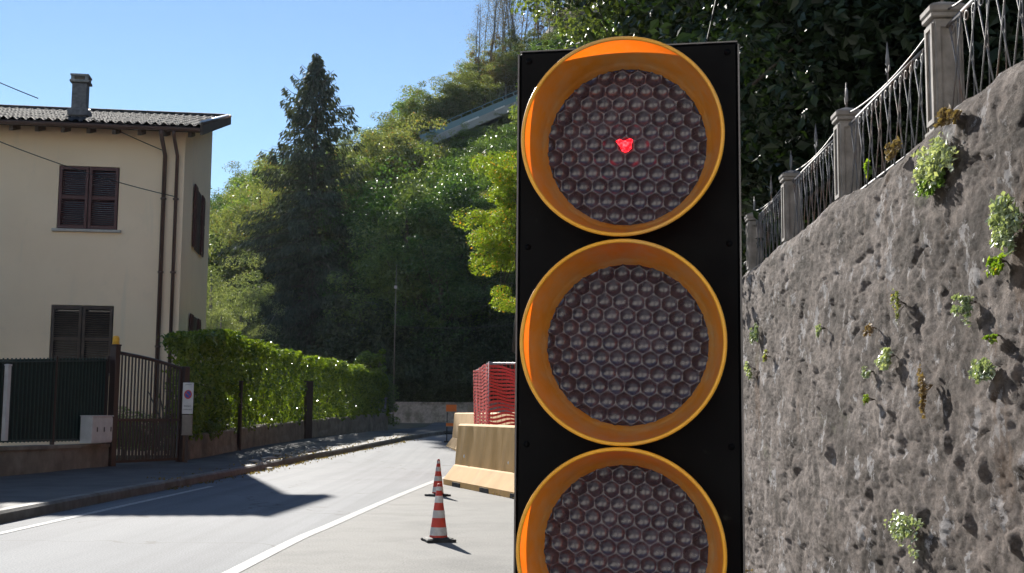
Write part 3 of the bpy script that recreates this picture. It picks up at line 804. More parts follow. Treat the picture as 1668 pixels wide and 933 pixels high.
root = thing('mesh_fence', 'dark green screened bar fence on the low rendered wall', 'fence', fa, ang)
mb = MB()
vs = [(0, .12, zta+.06), (L_-.05, .12, zt1+.06), (L_-.05, .12, zf1-.02), (0, .12, zfa-.02), (0, .128, zta+.06), (L_-.05, .128, zt1+.06), (L_-.05, .128, zf1-.02), (0, .128, zfa-.02)]
mb.add(vs, [(0, 1, 2, 3), (7, 6, 5, 4), (0, 4, 5, 1), (2, 6, 7, 3)]); mb.build('screen', M['dkgreen'], root)
mb = MB(); k = 0
while k*.135 < L_-.1:
    x_ = k*.135; t = x_/L_; a_ = zta+(zt1-zta)*t; b_ = zfa+(zf1-zfa)*t
    mb.box(x_, x_+.018, .085, .105, a_+.05, b_); k += 1
mb.tube([(0, .095, zta+.08), (L_-.05, .095, zt1+.08)], .02, 4); mb.tube([(0, .095, zfa-.06), (L_-.05, .095, zf1-.06)], .02, 4)
mb.build('bars', mat('green_bar_paint', (.016, .045, .04), .55), root)
for k in range(4):
    x_ = L_-.1-k*2.1; t = x_/L_; mb = MB(); mb.box(x_, x_+.06, .07, .13, zta+(zt1-zta)*t, zfa+(zf1-zfa)*t+.03, None, .004); mb.build('post', M['dkmetal'], root)
# pale post at picture edge
p = fb+(fc-fb)*.02
mb = MB(); pz0 = at(0, 720, p.y).z; pz1 = at(0, 598, p.y).z; mb.box(-.055, .055, -.06, -.0, 0, pz1-pz0, None, .006)
mb.box(-.06, .06, -.07, .005, pz1-pz0, pz1-pz0+.03, None, .005)
o = mb.build('wall_post', M['white']); o.location = (p.x-.02, p.y, pz0+.02); o.rotation_euler[2] = ang; tag(o, 'pale post on the low wall at the left edge of the photo', 'post')
# meter box
p0 = fb.lerp(fc, (127-0)/180); p1 = fb.lerp(fc, 166/180)
root = thing('meter_box', 'pale grey meter cabinet on the low wall before the dark green fence', 'meter box', (p0.x, p0.y, at(127, 722, p0.y).z), ang)
Wm = (p1-p0).length; hm = at(145, 678, p0.y).z-at(145, 722, p0.y).z
mb = MB(); mb.box(0, Wm, -.16, .06, .0, hm, None, .012); mb.box(-.01, Wm+.01, -.18, .07, hm, hm+.02, None, .006); mb.build('cabinet', M['white'], root)
for k in range(3):
    mb = MB(); mb.box(.02+k*Wm/3, Wm/3-.01+k*Wm/3, -.168, -.161, .03, hm-.03, None, .003); dd = mb.build('door', M['white'], root)
    mb = MB(); mb.box(Wm/3*.7+k*Wm/3-.018, Wm/3*.7+k*Wm/3+.018, -.178, -.169, hm*.42, hm*.6, None, .004); mb.build('handle', M['blackp'], dd)

# gate
ga = Vector((fc.x+.02, fc.y, 0)); q = G(292, 763); gb = Vector((q.x, q.y, 0)); d = gb-ga; ang = math.atan2(d.y, d.x); Lg = d.length
root = thing('garden_gate', 'brown bar gate with a sloping top rail between two posts', 'gate', (ga.x, ga.y, 0), ang)
zL = at(192, 574, ga.y).z; zR = at(295, 600, gb.y).z; z0 = .14
def gtop(t): return zL+(zR-zL)*t-.10*math.sin(math.pi*t)*0+.03*math.sin(math.pi*t)
mb = MB(); mb.tube([(.08+(Lg-.16)*t, 0, gtop(t)) for t in np.linspace(0, 1, 9)], .035, 6)
for zz in (z0+.06, z0+.85): mb.box(.06, Lg-.06, -.02, .02, zz-.025, zz+.025)
mb.box(.06, .11, -.022, .022, z0, zL-.02); mb.box(Lg-.11, Lg-.06, -.022, .022, z0, zR)
mb.build('frame', M['dkmetal'], root)
mb = MB(); nb = 19
for k in range(1, nb):
    t = k/nb; x_ = .1+(Lg-.2)*t; mb.box(x_-.012, x_+.012, -.012, .012, z0+.05, gtop(t))
    if k < nb-1: mb.box(x_+.03, x_+.045, -.006, .006, z0+.05, z0+.85)
mb.build('bars', M['dkmetal'], root)
mb = MB(); mb.box(Lg*.82, Lg*.82+.05, -.05, -.012, .95, 1.12, None, .005); mb.build('lock', M['dkmetal'], root)
mb = MB(); mb.box(-.07, .07, -.07, .07, 0, at(188, 572, ga.y).z+.1, None, .008); mb.box(-.08, .08, -.08, .08, at(188, 572, ga.y).z+.1, at(188, 572, ga.y).z+.13, None, .005); gp = mb.build('gate_post', M['dkmetal'], root)
zz = at(188, 572, ga.y).z+.13
mb = MB(); mb.lathe([(.0, .17), (.03, .168), (.055, .15), (.065, .10), (.065, .03), (.07, .03), (.07, 0), (0, 0)], 14, Matrix.Translation((0, 0, zz))); mb.build('amber_lamp', M['yellow'], gp)
mb = MB(); mb.box(Lg-.04, Lg+.12, -.09, .07, 0, zR+.04, None, .008); mb.build('gate_post', M['dkmetal'], root)

# no-parking sign and small box on the pillar
sp = at(306, 650, gb.y-.25)
root = thing('driveway_sign', 'white no-parking sign with a red ringed disc beside the gate', 'sign', (sp.x, sp.y, 0), R(8))
sw = .14; szt = at(306, 623, sp.y).z; szb = at(306, 674, sp.y).z; wS = 17/F*sp.y/2
mb = MB(); mb.box(-wS, wS, 0, .012, szb, szt, None, .003); pl = mb.build('plate', M['white'], root)
cz_ = szb+(szt-szb)*.62; rr_ = wS*.72
def disc(mb, r, y, cz, n=28, x=0): mb.add([(x+r*math.cos(2*math.pi*k/n), y, cz+r*1.25*math.sin(2*math.pi*k/n)) for k in range(n)], [tuple(range(n))])
mb = MB()
n = 28; vs = []
for r0 in (rr_, rr_*.72): vs += [(r0*math.cos(2*math.pi*k/n), -.003, cz_+r0*1.2*math.sin(2*math.pi*k/n)) for k in range(n)]
mb.add(vs, [(k, (k+1) % n, n+(k+1) % n, n+k) for k in range(n)])
Mx = Matrix.Translation((0, -.0035, cz_)) @ Matrix.Rotation(R(45), 4, 'Y'); mb.box(-rr_*.8, rr_*.8, 0, .002, -rr_*.12, rr_*.12, Mx); mb.build('red_ring', M['redsign'], pl)
mb = MB(); mb.add([(rr_*.72*math.cos(2*math.pi*k/n), -.002, cz_+rr_*.72*1.2*math.sin(2*math.pi*k/n)) for k in range(n)], [tuple(range(n))]); mb.build('blue_disc', M['bluesign'], pl)
def text(s, size, mt, parent, loc, rot=(R(90), 0, 0), name='lettering'):
    cu = bpy.data.curves.new(name, 'FONT'); cu.body = s; cu.size = size; cu.align_x = 'CENTER'; cu.extrude = .0008
    tmp = bpy.data.objects.new('tmp', cu); C.objects.link(tmp)
    dg = bpy.context.evaluated_depsgraph_get(); me = bpy.data.meshes.new_from_object(tmp.evaluated_get(dg)); bpy.data.objects.remove(tmp)
    me.materials.clear(); o = link(name, me, mt, parent); o.location = loc; o.rotation_euler = rot; return o
text('PASSO', .05, M['blackp'], pl, (0, -.003, szb+(szt-szb)*.22)); text('CARRABILE', .036, M['blackp'], pl, (0, -.003, szb+(szt-szb)*.12))
text('COMUNE', .03, M['blackp'], pl, (0, -.003, szb+(szt-szb)*.92))
mb = MB(); zb3 = at(306, 709, sp.y).z; mb.box(-wS*.95, wS*.9, .0, .12, zb3+.03, szb-.02, None, .008); mb.box(-wS, wS, -.01, .13, zb3, zb3+.03, None, .004); mb.build('letter_box', M['boardback'], root)
mb = MB(); mb.box(-.03, .03, .014, .06, 0, szt+.03, None, .004); mb.build('post', M['dkmetal'], root)

# low rubble wall + hedge
hw = [G(304, 759), G(360, 748), G(430, 733), G(530, 716), G(600, 705), G(632, 700)]
print('hedge base', [tuple(round(c_, 2) for c_ in p) for p in hw])
hw = [Vector((p.x, p.y, 0)) for p in hw]
hwp = resample([p.x for p in hw], [p.y for p in hw], 12)
tops = []
cum = [0]
for i in range(1, len(hwp)): cum.append(cum[-1]+(hwp[i]-hwp[i-1]).length)
root = thing('rubble_wall', 'low brown rubble wall below the clipped hedge', 'wall', (0, 0, 0))
V = []
for i, p in enumerate(hwp):
    t = (hwp[min(i+1, len(hwp)-1)]-hwp[max(i-1, 0)]).normalized(); nr = Vector((-t.y, t.x, 0))
    zg = g(p.y)+.05; h_ = .62-.02*i/len(hwp)+.04*noise.noise(Vector((i*.3, 0, 0)))
    for (o_, zz) in ((0, -.1), (0.0, .1), (.01, .25), (.02, .4), (.03, h_-.03), (.08, h_), (.35, h_), (.38, -.1)):
        dn = .05*noise.noise(Vector((p.x*2.5, p.y*2.5, zz*5))) if zz > 0 else 0
        q = p+nr*(o_+dn); V.append((q.x, q.y, zg+zz))
np_mesh('wall_body', np.array(V), grid_faces(len(hwp), 8), M['rubble'], root)

def make_hedge():
    rng = np.random.default_rng(3)
    root = thing('hedge', 'long clipped hedge, bright on top, above the rubble wall', 'hedge', (0, 0, 0))
    n = 62000; L_ = cum[-1]
    i = rng.uniform(0, len(hwp)-1.001, n); k = i.astype(int); fr = i-k
    X = np.array([list(p) for p in hwp]); P_ = X[k]*(1-fr[:, None])+X[k+1]*fr[:, None]
    T = X[k+1]-X[k]; T /= np.linalg.norm(T, axis=1)[:, None]; Nr = np.stack([-T[:, 1], T[:, 0], np.zeros(n)], 1)
    # top height from the picture
    pxs = [300, 330, 380, 430, 500, 560, 600, 640]; pys = [556, 543, 548, 562, 580, 590, 602, 615]
    top = []
    for p in hwp:
        px, _ = proj((p.x, p.y, 1.5)); top.append(at(px, lerpf(px, pxs, pys), p.y+.3).z)
    top = np.array(top); TZ = top[k]*(1-fr)+top[k+1]*fr
    gz = np.array([g(p.y)+.05+.5 for p in hwp]); GZ = gz[k]*(1-fr)+gz[k+1]*fr
    wob = np.array([noise.noise(Vector((a*.9, b*.9, 0))) for a, b in P_[:, :2]])
    wob2 = np.array([noise.noise(Vector((a*2.6, b*2.6, 4))) for a, b in P_[:, :2]])
    TZ = TZ+.18*wob+.2*wob2
    u = rng.uniform(0, 1, n); face = rng.uniform(0, 1, n); th = 1.15
    off = np.where(face < .45, .02+.25*rng.uniform(0, 1, n)**1.5, np.where(face < .8, rng.uniform(0, th, n), th-.2*rng.uniform(0, 1, n)))
    zz = np.where((face >= .45) & (face < .8), TZ-.28*rng.uniform(0, 1, n)**1.6, GZ+(TZ-GZ)*u)
    edge = np.clip((zz-(TZ-.25))/.25, 0, 1); off = np.where(off < th/2, off+edge*.12, off-edge*.12)
    bul = np.array([noise.noise(Vector((a*1.8, b*1.8, c_*1.8))) for a, b, c_ in np.stack([P_[:, 0], P_[:, 1], zz], 1)])
    hole = bul > .18
    off = off+.2*bul; inn = rng.uniform(0, 1, n) < .22; off = np.where(inn, rng.uniform(.25, th-.2, n), off)
    nd = np.where((face < .45)[:, None], -Nr, np.where((face < .8)[:, None], np.array([0, 0, 1.]), Nr))
    Q = P_+Nr*off[:, None]; Q[:, 2] = zz
    pxq = np.array([proj(q)[0] for q in Q]); keep = ~(hole & (face < .45) & (rng.uniform(0, 1, n) < .55)) & (pxq > 276+10*bul+8*rng.normal(0, 1, n)); Q = Q[keep]; nd = nd[keep]
    V, Fc = leaves(Q, nd, .115, rng, .75, .52); np_mesh('foliage', V, Fc, M['leaf_hedge'], root)
    mb = MB(); rr = random.Random(1)
    for _ in range(70):
        k = rr.randrange(len(hwp)-1); p = hwp[k].lerp(hwp[k+1], rr.random()); 
        nr = Vector((-(hwp[k+1]-hwp[k]).normalized().y, (hwp[k+1]-hwp[k]).normalized().x, 0)); p = p+nr*rr.uniform(.3, .8)
        z0 = g(p.y)+.3; z1 = z0+rr.uniform(1.0, 1.6); mb.tube([(p.x, p.y, z0), (p.x+rr.uniform(-.15, .15), p.y, (z0+z1)/2), (p.x+rr.uniform(-.3, .3), p.y, z1)], [.03, .022, .01], 5)
    mb.build('stems', M['bark'], root)
    # fence posts seen in front of hedge
    return top
make_hedge()
# brown fence posts in the hedge
for i, (px, lab) in enumerate(((388, 'leftmost dark fence post standing in the hedge'), (497, 'broad dark brown gate post halfway along the hedge'))):
    q = min(hwp, key=lambda p: abs(proj((p.x, p.y, 1))[0]-px)); nr = .06; hh = at(px, 622, q.y).z
    wd = .15 if i == 1 else .025
    mb = MB(); mb.box(-wd, wd, -.05, .05, 0, hh-g(q.y), None, .006); mb.box(-wd-.01, wd+.01, -.06, .06, hh-g(q.y), hh-g(q.y)+.03, None, .004)
    o = mb.build('fence_post', M['dkmetal']); o.location = (q.x+.04, q.y-.05 if i == 1 else q.y+.0, g(q.y)); o.rotation_euler[2] = R(60); tag(o, lab, 'post')
# pillar at hedge end, round topiary
q = hwp[-1]; zz = at(612, 650, q.y).z
mb = MB(); mb.box(-.28, .28, -.2, .2, -.1, zz-g(q.y), None, .02); mb.box(-.31, .31, -.23, .23, zz-g(q.y), zz-g(q.y)+.07, None, .015)
o = mb.build('stone_pillar', M['stone']); pp = at(614, 690, q.y-.5); o.location = (pp.x, q.y-.3, g(q.y)); o.rotation_euler[2] = R(50); tag(o, 'grey block pillar closing the far end of the hedge', 'pillar')
t_ball = tree_proto('topiary_bush', M['leaf_hedge'], M['bark'], 111, h=2.6, rx=.62, rz=.5, nclump=50, nleaf=9000, size=.09, clump_r=.22, cz=2.1, trunk=.05, shell=.6)
pb = at(603, 592, q.y+.6); put(t_ball, (pb.x, pb.y, pb.z-2.1), 1, 0, 'round clipped bush at the far end of the hedge', 'bush')
t_iv = tree_proto('ivy_bush', M['leaf_dark'], M['bark'], 112, h=2.4, rx=.5, rz=1.15, nclump=50, nleaf=9000, size=.09, clump_r=.25, cz=1.2, trunk=.05, shell=.4)
pb = at(624, 640, q.y+.3); put(t_iv, (pb.x, pb.y, g(q.y)), 1, 0, 'dark ivy clump hanging over the grey pillar at the hedge end', 'bush')

put(P_mid[0], (-15.6, 25.5, 0), .7, 0, 'unseen leafy tree added inside the fence to shade the pavement', 'tree', sz=.75)  # out-of-view tree added to cast shade on the near pavement
# garden shrubs behind gate and fence
t_gs = tree_proto('garden_shrub', M['leaf_mid'], M['bark'], 120, h=1.5, rx=.8, rz=.7, nclump=30, nleaf=5000, size=.08, clump_r=.25, trunk=.04)
for i, (px, y, s, lab) in enumerate(((205, 28.6, .8, 'left low shrub seen through the bars of the gate'), (245, 29.2, .7, 'right low shrub seen through the bars of the gate'), (312, 28.8, .6, 'dark tall shrub at the house corner above the sign'), (322, 28.0, .62, 'dark shrub joining the near end of the hedge'))):
    x = (px-834)/F*y; put(t_gs, (x, y, .05 if i < 2 else .35), s, i, lab, 'shrub')

# cypress tip by house corner
mb = MB()

# low wall at the far bend
a = at(560, 680, 60.5); b = at(900, 680, 60.5)
root = thing('low_wall', 'long low dark stone wall at the far bend under the trees', 'wall', (a.x, 60.5, g(60)-.1))
mb = MB(); Lw = b.x-a.x; hW = at(700, 657, 60.5).z-g(60)
mb.box(0, Lw, 0, .4, 0, hW+.1, None, .02); mb.build('wall_body', M['stone'], root)
mb = MB(); mb.box(-.02, Lw+.02, -.04, .44, hW+.1, hW+.17, None, .015); mb.build('coping', M['stone'], root)
# slim lamp pole in the wood
q0 = at(641, 655, 58); mb = MB(); mb.tube([(0, 0, 0), (0, 0, 4), (.02, 0, at(639, 430, 58).z-g(58))], [.028, .022, .015], 8)
root = thing('utility_pole', 'slim grey pole rising before the dark wood', 'pole', (q0.x, 58, g(58)))
mb.build('pole', M['palebark'], root); mb = MB(); hh = at(640, 470, 58).z-g(58); mb.box(-.07, .07, -.05, .05, hh, hh+.15, None, .01); mb.build('junction_box', M['gmetal'], root)

# ------------------------------------------------------------------ cones
def cone_proto():
    root = thing('traffic_cone', '', 'cone'); H = .50
    mb = MB()
    n = 40; pts = []
    for k in range(n):
        a = 2*math.pi*k/n; s = .13; ca, sa = math.cos(a), math.sin(a); q = s/max(abs(ca), abs(sa)); q = min(q, s*1.22); pts.append((q*ca, q*sa))
    vs = [(x*1.0, y*1.0, 0) for x, y in pts]+[(x, y, .022) for x, y in pts]+[(x*.9, y*.9, .032) for x, y in pts]+[(.1*math.cos(2*math.pi*k/n), .1*math.sin(2*math.pi*k/n), .038) for k in range(n)]
    mb.add(vs, [(j*n+k, j*n+(k+1) % n, (j+1)*n+(k+1) % n, (j+1)*n+k) for j in range(3) for k in range(n)]+[tuple(range(3*n, 4*n))])
    for sx in (-1, 1):
        for sy in (-1, 1): mb.box(sx*.105-.03, sx*.105+.03, sy*.105-.03, sy*.105+.03, -.0, .026, None, .006)
    mb.build('base', M['rubber'], root)
    def rad(z): return .083*(1-(z-.035)/(H-.035))+.017*((z-.035)/(H-.035))
    b = MB(); b.lathe([(rad(.036), .036), (rad(H*.98), H*.985), (.010, H), (0, H)], 28); b.build('body', M['conered'], root)
    for (z0, z1) in ((.055, .125), (.205, .27), (.335, .395), (.44, .475)):
        b = MB(); b.lathe([(rad(z0)+.0015, z0), (rad(z1)+.0015, z1)], 28); b.build('white_band', M['conewhite'], root)
    remember(root); return root
cp = cone_proto()
q = G(713, 884); cp.location = (q.x, q.y+.1, 0); cp.scale = (1, 1, 1.04); cp.rotation_euler = (0, 0, .3); tag(cp, 'nearer red and white traffic cone, standing clear on the shoulder', 'cone', 'traffic cones on the shoulder')
c2 = copy_tree(cp); q = G(713, 808); c2.location = (q.x, q.y, 0); c2.rotation_euler = (0, R(.8), .9); tag(c2, 'farther red and white traffic cone, just left of the concrete barrier', 'cone', 'traffic cones on the shoulder')

# ------------------------------------------------------------------ barriers
def barrier(p0, p1, H, label, lip=.0):
    d = p1-p0; L_ = d.length; ang = math.atan2(d.y, d.x)
    root = thing('concrete_barrier', label, 'barrier', p0, ang, 'concrete barriers closing the shoulder')
    k = H
    prof = [(-.34, .0), (-.34, .09*k), (-.17, .31*k), (-.145, .33*k), (-.095, .97*k), (-.08, .985*k), (-.06, k), (.06, k), (.08, .985*k), (.095, .97*k), (.145, .33*k), (.17, .31*k), (.34, .09*k), (.34, 0)]
    nx = 50; V = []; 
    for i in range(nx):
        x_ = L_*i/(nx-1)
        for (yy, zz) in prof:
            V.append((x_, yy+.006*noise.noise(Vector((x_*3, zz*6, 2))), zz if zz > 0 else .0))
    np_ = len(prof); Fc = grid_faces(nx, np_).tolist()
    mb = MB(); mb.add(V, [tuple(f) for f in Fc]+[tuple(range(np_)), tuple((nx-1)*np_+j for j in range(np_))[::-1]])
    mb.build('barrier_body', M['conc'], root)
    return root, L_
b0 = G(722, 789); b1 = G(838, 813); b0.z = 0; b1.z = 0; dd = (b1-b0).normalized()
nn_ = Vector((dd.y, -dd.x, 0))
if nn_.y > 0: nn_ = -nn_
s0 = b0-nn_*.34; Hb = at(745, 690, s0.y).z
print('barrier', b0, b1, Hb)
br, Lb = barrier(s0, s0+dd*4.2, Hb, 'ochre concrete barrier facing the camera beside the cones')
# black blocks stand in for the shade in forklift pockets; chips are pale discs
for x_ in (.55, 2.0, 3.4): mb = MB(); mb.box(x_, x_+.42, -.352, -.338, .0, .07); mb.build('pocket_shade', M['rubber'], br)
for (x_, z_, r_) in ((.5, Hb*.48, .03), (2.7, Hb*.46, .022)): mb = MB(); mb.lathe([(r_, 0), (r_*.8, .004), (0, .005)], 12, Matrix.Translation((x_, -.148+.02*(z_/Hb), z_)) @ Matrix.Rotation(R(90), 4, 'X')); mb.build('chip', M['white'], br)
s1 = at(745, 690, 36); s2 = at(870, 690, 23)
s1.z = g(33); s2.z = g(33)
bq, _ = barrier(Vector((s1.x, s1.y, .12)), Vector((s2.x, s2.y, .12)), 1.08, 'second concrete barrier behind the first, running back under the red netting')

# red netting
def net_panel(p0, p1, h, label, ph):
    d = p1-p0; L_ = d.length; ang = math.atan2(d.y, d.x)
    root = thing('safety_fence', label, 'fence', p0, ang, 'red netted site fences behind the barrier')
    rr = random.Random(ph); mb = MB(); z = .06; i = 0
    nx = 28
    while z < h-.03:
        for off_ in (0,):
            vs = []; 
            for k in range(nx+1):
                x_ = L_*k/nx; sag = .028*math.sin(x_*5+ph+z*4)+.02*math.sin(x_*13+z*9)-.03*math.sin(math.pi*((x_/1.1) % 1))
                yy = .03*math.sin(x_*7+z*3+ph)
                vs += [(x_, yy, z+sag), (x_, yy+.004, z+sag+.042)]
            mb.add(vs, [(2*k, 2*k+2, 2*k+3, 2*k+1) for k in range(nx)])
        z += .064; i += 1
    k = 0
    while k*.075 < L_:
        x_ = k*.075; pts = [(x_+.004*math.sin(zz*9+k), .03*math.sin(x_*7+zz*3+ph)+.003, zz) for zz in np.linspace(.06, h-.02, 24)]
        vs = []
        for p in pts: vs += [(p[0]-.004, p[1], p[2]), (p[0]+.004, p[1], p[2])]
        mb.add(vs, [(2*j, 2*j+1, 2*j+3, 2*j+2) for j in range(23)]); k += 1
    mb.build('netting', M['net'], root)
    mb = MB(); mb.tube([(0, .05, h-.02), (L_, .05, h-.02)], .022, 8); mb.build('top_rail', M['gmetal'], root)
    x_ = 0
    while x_ <= L_+.01:
        mb = MB(); mb.tube([(x_, .06, 0), (x_, .06, h+.02)], .021, 8); mb.build('post', M['gmetal'], root); x_ += 1.1
    return root
n0 = at(797, 590, s0.y+1.0); hN = n0.z
net_panel(Vector((n0.x, n0.y, 0)), Vector((n0.x+2.2, n0.y-.25, 0)), hN, 'red plastic netting fence facing the camera behind the concrete barrier', 1)
net_panel(Vector((n0.x-.40, n0.y+4.4, .05)), Vector((n0.x-.01, n0.y+.03, .0)), hN-.03, 'red netting fence side running back from the facing one', 4)

# orange road-work boards
def board(px, py0, py1, y, wpx, mt, label):
    c0 = at(px, py1, y); top = at(px, py0, y).z; w2 = wpx/F*y/2; gz = g(y)
    root = thing('roadwork_board', label, 'sign', (c0.x, y, gz), R(rd.uniform(-8, 8)), 'roadwork boards at the far bend')
    mb = MB(); mb.box(-w2, w2, 0, .03, c0.z-gz, top-gz, None, .004); bd = mb.build('board', mt, root)
    mb = MB(); t_ = .02; hh = top-gz; lo = c0.z-gz
    for (a_, b_, c_, d_) in ((-w2, w2, hh-t_, hh+.004), (-w2, w2, lo-.004, lo+t_)): mb = MB(); mb.box(a_-.004, b_+.004, -.008, -.002, c_, d_); mb.build('edge_strip', M['boardback'], bd)
    for s in (-1, 1):
        mb = MB(); mb.tube([(s*w2*.8, .04, 0), (s*w2*.8, .04, c0.z-gz+.1)], .018, 6); mb.build('leg', M['rubber'], root)
    mb = MB(); mb.box(-w2-.05, w2+.05, -.18, .22, 0, .05, None, .01); mb.build('foot', M['rubber'], root)
board(735, 658, 671, 44, 17, M['signorange'], 'orange roadwork board on thin legs at the far bend')
board(770, 659, 671, 43, 16, M['boardback'], 'grey-brown back of a roadwork board right of the orange one')
board(733, 688, 695, 38, 13, M['signorange'], 'low orange board just left of the top of the ochre barrier')

# ------------------------------------------------------------------ right retaining wall
WT = 1.15+1.06
yy = [2.2]
while yy[-1] < 30: yy.append(yy[-1]*1.0042)
yy = np.array(yy); nz = 320; V = np.zeros((len(yy), nz+14, 3))
slot = math.atan(.04)
rs = random.Random(9)
knobs = []
for (px, py, r_) in ((1355, 735, .055), (1650, 878, .05), (1560, 745, .04), (1450, 660, .03), (1600, 760, .045), (1640, 560, .03), (1300, 760, .05), (1500, 835, .05), (1655, 600, .05), (1420, 800, .04), (1330, 600, .035), (1540, 720, .05), (1620, 640, .035), (1575, 850, .04), (1290, 880, .05)):
    d = ray(px, py); t = (1.334+.04*0-EYE.x)/(d.x-.04*d.y); p = EYE+d*t; knobs.append((p.y, p.z, r_))
for _ in range(14): knobs.append((rs.uniform(3, 14), rs.uniform(.1, 1.3)*rs.random()**.3, rs.uniform(.010, .02)))
def disp(y, z):
    # cement skin over rubble: trowel runs and folds, stones showing through in places
    V3 = Vector
    wy = y+.09*noise.noise(V3((y*3, z*2, 7))); wz = z+.07*noise.noise(V3((y*4, z*4, 3)))
    a = noise.fractal(V3((y*1.0, z*.8, 0)), 1.0, 2.0, 3)*.03
    a += noise.fractal(V3((wy*12, wz*13.0, 5)), .5, 2.1, 5)*.010
    r = 1-abs(noise.fractal(V3((wy*2.6, wz*4.5, 15)), .8, 2.0, 4))*1.7
    a += max(-.5, r)*.007
    r2 = 1-abs(noise.fractal(V3((wy*4+wz*2, wz*8, 25)), .8, 2.0, 3))*2.2
    a -= max(0, r2-.55)*.016
    dd_, _p = noise.voronoi(V3((wy*3.6, wz*8.5, 2)))
    e = dd_[1]-dd_[0]
    msk = max(0, min(1, (noise.fractal(V3((y*1.6, z*1.5, 9)), .8, 2.0, 3)-.02+max(0, 1.1-z)*.35)*1.8))
    jt = max(0, .3-e)/.3
    a += (.008-.018*jt*jt)*msk
    h = noise.fractal(V3((wy*5, wz*8, 41)), .7, 2.1, 5)
    if h > .52: a -= min(.014, (h-.52)*.06)
    return a
K = np.array(knobs)
for i, y in enumerate(yy):
    x0 = wall_x(y); top = WT+.05*noise.noise(Vector((y*.9, 0, 3)))+.015*noise.noise(Vector((y*5, 0, 3)))
    near = K[np.abs(K[:, 0]-y) < K[:, 2]*1.2]
    for j in range(nz):
        z = -.05+(top+.05)*j/(nz-1); a = disp(y, z)*.72
        for ky, kz, kr in near:
            r2 = ((y-ky)**2+((z-kz)*1.1)**2)/kr**2
            r2 *= 1+.7*noise.noise(Vector((y*22, z*22, kr*99)))
            if r2 < 1: a = a+kr*.42*(1-r2)**.6+.008*noise.noise(Vector((y*40, z*40, 3)))
        edge = max(0, (z-(top-.10))/.10)
        a -= .05*edge**2
        V[i, j] = (x0-a, y, z)
    for j in range(14):
        t = (j+1)/14; V[i, nz+j] = (x0+.06+t*.9, y, top+.02*noise.noise(Vector((y*6, t*5, 0)))+.015+t*.02)
o = np_mesh('retaining_wall', V.reshape(-1, 3), grid_faces(len(yy), nz+14), None, None, True)
tag(o, 'tall rough grey-brown cement-faced retaining wall along the right', 'wall')
m = mat('rough_cement', (.2, .185, .175), .95, Specular_IOR_Level=.2); v = coords(m)
c = ramp(m, noise_n(m, coords(m, (1, .5, 1.2)), 2.6, 10, .72), [(.38, (.09, .073, .063)), (.46, (.158, .131, .116)), (.53, (.218, .184, .166)), (.61, (.29, .25, .23))])
sp2 = ramp(m, noise_n(m, coords(m, (1, .6, 1.2)), 17, 6, .7), [(.38, (.5, .48, .46)), (.5, (1, 1, 1)), (.62, (1.4, 1.38, 1.36))])
c = mix(m, c, sp2, 1.0, 'MULTIPLY')
c = mix(m, c, (.05, .04, .034), ramp(m, noise_n(m, coords(m, (1, .9, 1.3)), 1.8, 8, .75), [(.55, (0, 0, 0)), (.62, (.6, .6, .6))]))
c = mix(m, c, (.46, .44, .445), ramp(m, noise_n(m, coords(m, (1, 1, 1)), 6, 6, .7), [(.575, (0, 0, 0)), (.61, (.85, .85, .85))]))
c = mix(m, c, (.17, .09, .04), ramp(m, noise_n(m, coords(m, (1, 3, .7)), 1.0, 5, .6), [(.62, (0, 0, 0)), (.68, (.4, .4, .4))]))
c = mix(m, c, (.11, .13, .06), ramp(m, noise_n(m, coords(m, (1, .8, 1.2)), 1.3, 7, .75), [(.59, (0, 0, 0)), (.66, (.5, .5, .5))]))
setc(m, c)
bump(m, noise_n(m, coords(m, (1, .9, 1.1)), 20, 10, .82), 1.0, .05)
o.data.materials.append(m)

# bank above the wall
def bankz(x, y): 
    return WT-.02+max(0, (x-wall_x(y)-.9))*.62+.25*noise.noise(Vector((x*.5, y*.5, 0)))*min(1, max(0, x-wall_x(y)-.9))
xs2 = np.concatenate([np.linspace(.85, 4, 14), np.linspace(4.5, 40, 24)]); ys2 = np.linspace(-6, 42, 60)
V = np.array([(wall_x(y)+u, y, bankz(wall_x(y)+u, y)) for u in xs2 for y in ys2])
o = np_mesh('bank', V, grid_faces(len(xs2), len(ys2)), M['soil'], None, True); tag(o, kind='structure')

